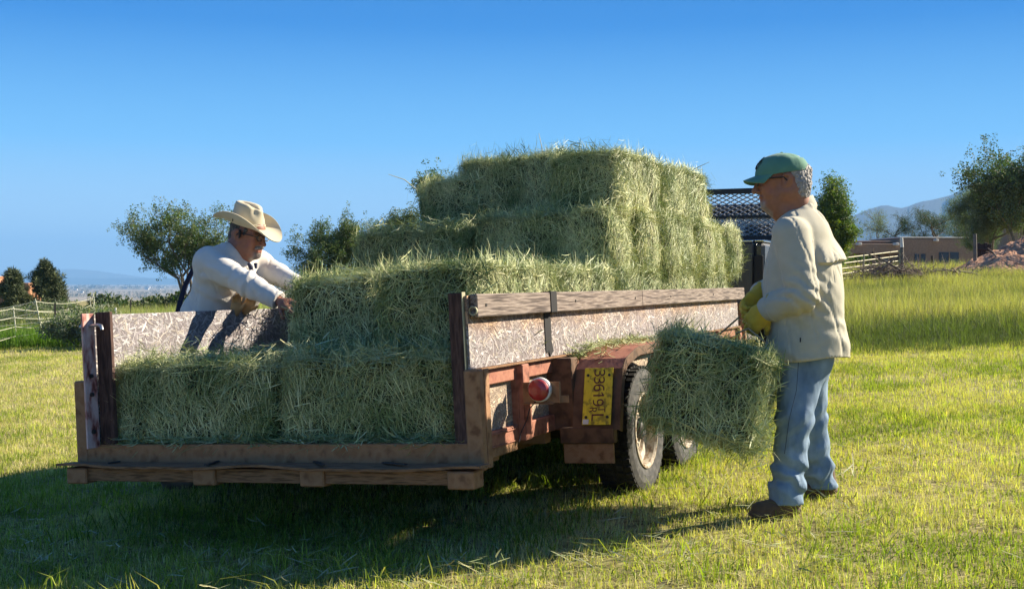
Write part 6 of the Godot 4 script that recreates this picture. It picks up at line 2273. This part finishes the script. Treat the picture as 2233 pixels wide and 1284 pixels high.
	for k in [[-0.04, 0.12], [0.0, -0.22]]:
		var b := Vector3(foot.x + k[0], foot.y + 0.045, foot.z + k[1])
		st = field([cap(b, b + Vector3(0.15, 0.0, 0.08), 0.045, 0.038, 0.03), cap(b, b + Vector3(0, 0.09, 0), 0.047, 0.048, 0.03)], 0.009, func(p: Vector3, d: float) -> float: return maxf(d, foot.y - p.y))
		part("boot", centred(st, foot), M.boot, o)


# ---------------------------------------------------------------- grass
func tuft(count: int, spread: float, hmin: float, hmax: float, width: float, lean: float, sd: int, seg := 2) -> ArrayMesh:
	var r := RandomNumberGenerator.new()
	r.seed = sd
	var s := Shape.new()
	for i in count:
		var o := Vector3(r.randfn() * spread, -0.01, r.randfn() * spread)
		var a := r.randf() * TAU
		var out := Vector3(cos(a), 0, sin(a))
		var side := Vector3(-sin(a), 0, cos(a)).rotated(Vector3.UP, r.randfn() * 0.6) * width * r.randf_range(0.6, 1.4)
		var h := r.randf_range(hmin, hmax)
		var l := absf(r.randfn()) * lean * h
		var p1 := o + Vector3.UP * h * 0.55 + out * l * 0.3
		var p2 := o + Vector3.UP * h * (1.0 - 0.3 * minf(l / h, 1.0)) + out * l
		var k := r.randf_range(0.72, 1.25)
		s.col = Color(k * r.randf_range(0.9, 1.15), k, k * 0.9)
		s.tri(o - side, p1 - side * 0.75, p1 + side * 0.75)
		s.tri(o - side, p1 + side * 0.75, o + side)
		s.tri(p1 - side * 0.75, p2, p1 + side * 0.75)
	return s.done()


func make_grass() -> void:
	var r := RandomNumberGenerator.new()
	r.seed = 8080
	var greens := [tuft(11, 0.035, 0.035, 0.085, 0.0021, 0.6, 1), tuft(10, 0.04, 0.03, 0.075, 0.0026, 0.8, 2)]
	var straws := [tuft(9, 0.035, 0.03, 0.075, 0.0020, 0.45, 3), tuft(8, 0.05, 0.02, 0.06, 0.0022, 1.7, 4)]
	var gb := [PackedFloat32Array(), PackedFloat32Array()]
	var sb := [PackedFloat32Array(), PackedFloat32Array()]
	var half := 1116.0 / PX
	# rings of growing spacing; a little wider than the view so that a step aside still finds grass
	var zones := [[3.2, 6.5, 560.0, 0.95], [6.5, 10.0, 430.0, 1.05], [10.0, 16.0, 190.0, 1.25], [16.0, 26.0, 75.0, 1.7], [26.0, 44.0, 24.0, 2.4]]
	for z in zones:
		var w0: float = z[1] * half * 1.12 + 1.2
		var n := int((z[1] - z[0]) * 2.0 * w0 * z[2])
		for i in n:
			var d := r.randf_range(z[0], z[1])
			var x := r.randf_range(-w0, w0)
			if absf(x) > d * half * 1.12 + 1.2:
				continue
			var p := Vector3(x, 0, -d)
			var big := noise.get_noise_2d(x * 0.33 + 7.0, d * 0.33)
			var mid := noise.get_noise_2d(x * 1.3 - 3.0, d * 1.1 + 5.0)
			var dry := big * 0.8 + mid * 0.75 + r.randfn() * 0.16 + 0.02
			var row := 0.22 * sin(d * 2.1 + x * 0.35)  # swaths left by the mower
			dry += row * 0.5
			p.y = gh(x, d)
			var sc: float = z[3] * r.randf_range(0.65, 1.25)
			var hs: float = sc * 0.85 * clampf(1.0 + mid * 0.5, 0.55, 1.7) * (1.0 if d < 16.0 else 0.8)
			var b := Basis(Vector3.UP, r.randf() * TAU).scaled(Vector3(sc, hs, sc))
			if r.randf() < clampf(0.58 + dry * 0.9, 0.12, 0.95):
				var c := Color(0.68, 0.58, 0.30).lerp(Color(0.95, 0.83, 0.55), r.randf()) * r.randf_range(0.6, 1.1)
				pack(sb[i % 2], b, p, c)
			else:
				var c := Color(0.27, 0.335, 0.075).lerp(Color(0.74, 0.69, 0.25), clampf(0.45 + dry * 0.9 + r.randfn() * 0.2, 0.0, 1.0)) * r.randf_range(0.6, 1.2)
				pack(gb[i % 2], b, p, c)
	for i in 2:
		var a := scatter("lawn_grass" if i == 0 else "lawn_grass_001", greens[i], M.blade, self, gb[i])
		tag(a, "short green mown grass all over the field", "grass", "", "stuff")
		a = scatter("dry_stubble" if i == 0 else "dry_stubble_001", straws[i], M.blade, self, sb[i])
		tag(a, "dry straw coloured stubble among the mown grass", "stubble", "", "stuff")
	# longer single blades and lank tufts in the lawn, and under the trailer where the mower did not reach
	var tall := [tuft(9, 0.05, 0.10, 0.20, 0.0028, 0.7, 7), tuft(8, 0.06, 0.09, 0.17, 0.003, 1.1, 8)]
	var tb := [PackedFloat32Array(), PackedFloat32Array()]
	for i in 2400:
		var d := r.randf_range(3.6, 13.0)
		var x := r.randf_range(-1.0, 1.0) * (d * half * 1.1 + 0.6)
		if noise.get_noise_2d(x * 0.9, d * 0.9 + 30.0) < 0.02:
			continue
		var c := Color(0.22, 0.32, 0.04).lerp(Color(0.52, 0.56, 0.12), r.randf())
		pack(tb[i % 2], Basis(Vector3.UP, r.randf() * TAU).scaled(Vector3.ONE * r.randf_range(0.5, 1.0)), Vector3(x, gh(x, d), -d), c)
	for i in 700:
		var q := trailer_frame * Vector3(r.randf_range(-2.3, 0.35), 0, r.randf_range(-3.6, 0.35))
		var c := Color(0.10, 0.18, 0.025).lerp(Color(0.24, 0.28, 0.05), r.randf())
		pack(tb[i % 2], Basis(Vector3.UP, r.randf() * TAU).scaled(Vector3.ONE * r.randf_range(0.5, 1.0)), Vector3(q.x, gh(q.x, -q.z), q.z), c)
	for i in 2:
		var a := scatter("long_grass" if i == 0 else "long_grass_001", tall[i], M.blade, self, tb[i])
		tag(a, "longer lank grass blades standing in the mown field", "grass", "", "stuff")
	# uncut field at right
	var stalks := [tuft(12, 0.10, 0.38, 0.72, 0.0042, 0.30, 11), tuft(12, 0.12, 0.25, 0.6, 0.005, 0.5, 12)]
	var fb := [PackedFloat32Array(), PackedFloat32Array()]
	for i in 40000:
		var d := 14.0 + 44.0 * pow(r.randf(), 1.25)
		var x := r.randf_range(2.0, d * half * 1.1 + 2.5)
		if d < 14.6 + 1.1 * noise.get_noise_2d(x * 0.5, 3.0) + maxf(0.0, 4.6 - x) * 1.5 - 0.10 * (x - 5.0):
			continue
		var inner := d - (14.6 + maxf(0.0, 4.6 - x) * 1.5 - 0.10 * (x - 5.0))
		if inner < 3.0 and r.randf() > 0.25 + inner * 0.27:
			continue
		if d > 43.0 and x < d * 0.34 and r.randf() < 0.5:
			continue
		var t := noise.get_noise_2d(x * 0.22, d * 0.13) * 1.7 + r.randfn() * 0.25
		var edge := sstep(18.5, 15.0, d)
		var c := Color(0.14, 0.17, 0.105).lerp(Color(0.52, 0.455, 0.29), clampf(0.52 + t * 0.85 + 0.012 * (d - 20.0) - edge * 0.5, 0.0, 1.0)) * r.randf_range(0.55, 1.3)
		var sc := r.randf_range(0.38, 0.88) * (1.0 + 0.006 * (d - 15.0)) * (0.55 + 0.45 * sstep(0.0, 3.0, inner))
		pack(fb[i % 2], Basis(Vector3.UP, r.randf() * TAU).scaled(Vector3(sc * 1.2, sc * (0.9 + 0.25 * t), sc * 1.2)), Vector3(x, gh(x, d), -d), c)
	for i in 2:
		var a := scatter("uncut_grass" if i == 0 else "uncut_grass_001", stalks[i], M.blade, self, fb[i])
		tag(a, "tall uncut yellow green grass along the right side of the field", "grass", "", "stuff")
	# weeds and meadow at left, beyond the mown edge
	var lb := [PackedFloat32Array(), PackedFloat32Array()]
	for i in 15000:
		var d := 31.0 + 62.0 * pow(r.randf(), 1.4)
		var x := r.randf_range(-d * half * 1.12 - 2.0, -d * 0.10)
		var t := noise.get_noise_2d(x * 0.2, d * 0.1 + 9.0) + r.randfn() * 0.25
		var c := Color(0.15, 0.26, 0.06).lerp(Color(0.46, 0.45, 0.26), clampf((d - 33.0) / 14.0 + 0.1 + t * 0.8, 0.0, 1.0)) * r.randf_range(0.75, 1.2)
		var sc := r.randf_range(0.8, 1.4)
		pack(lb[i % 2], Basis(Vector3.UP, r.randf() * TAU).scaled(Vector3(sc * 1.5, sc * (0.85 if d < 40.0 else 1.2), sc * 1.5)), Vector3(x, gh(x, d), -d), c)
	for i in 2:
		var a := scatter("meadow" if i == 0 else "meadow_001", stalks[i], M.blade, self, lb[i])
		tag(a, "green weeds and pale meadow beyond the mown grass at left", "meadow", "", "stuff")
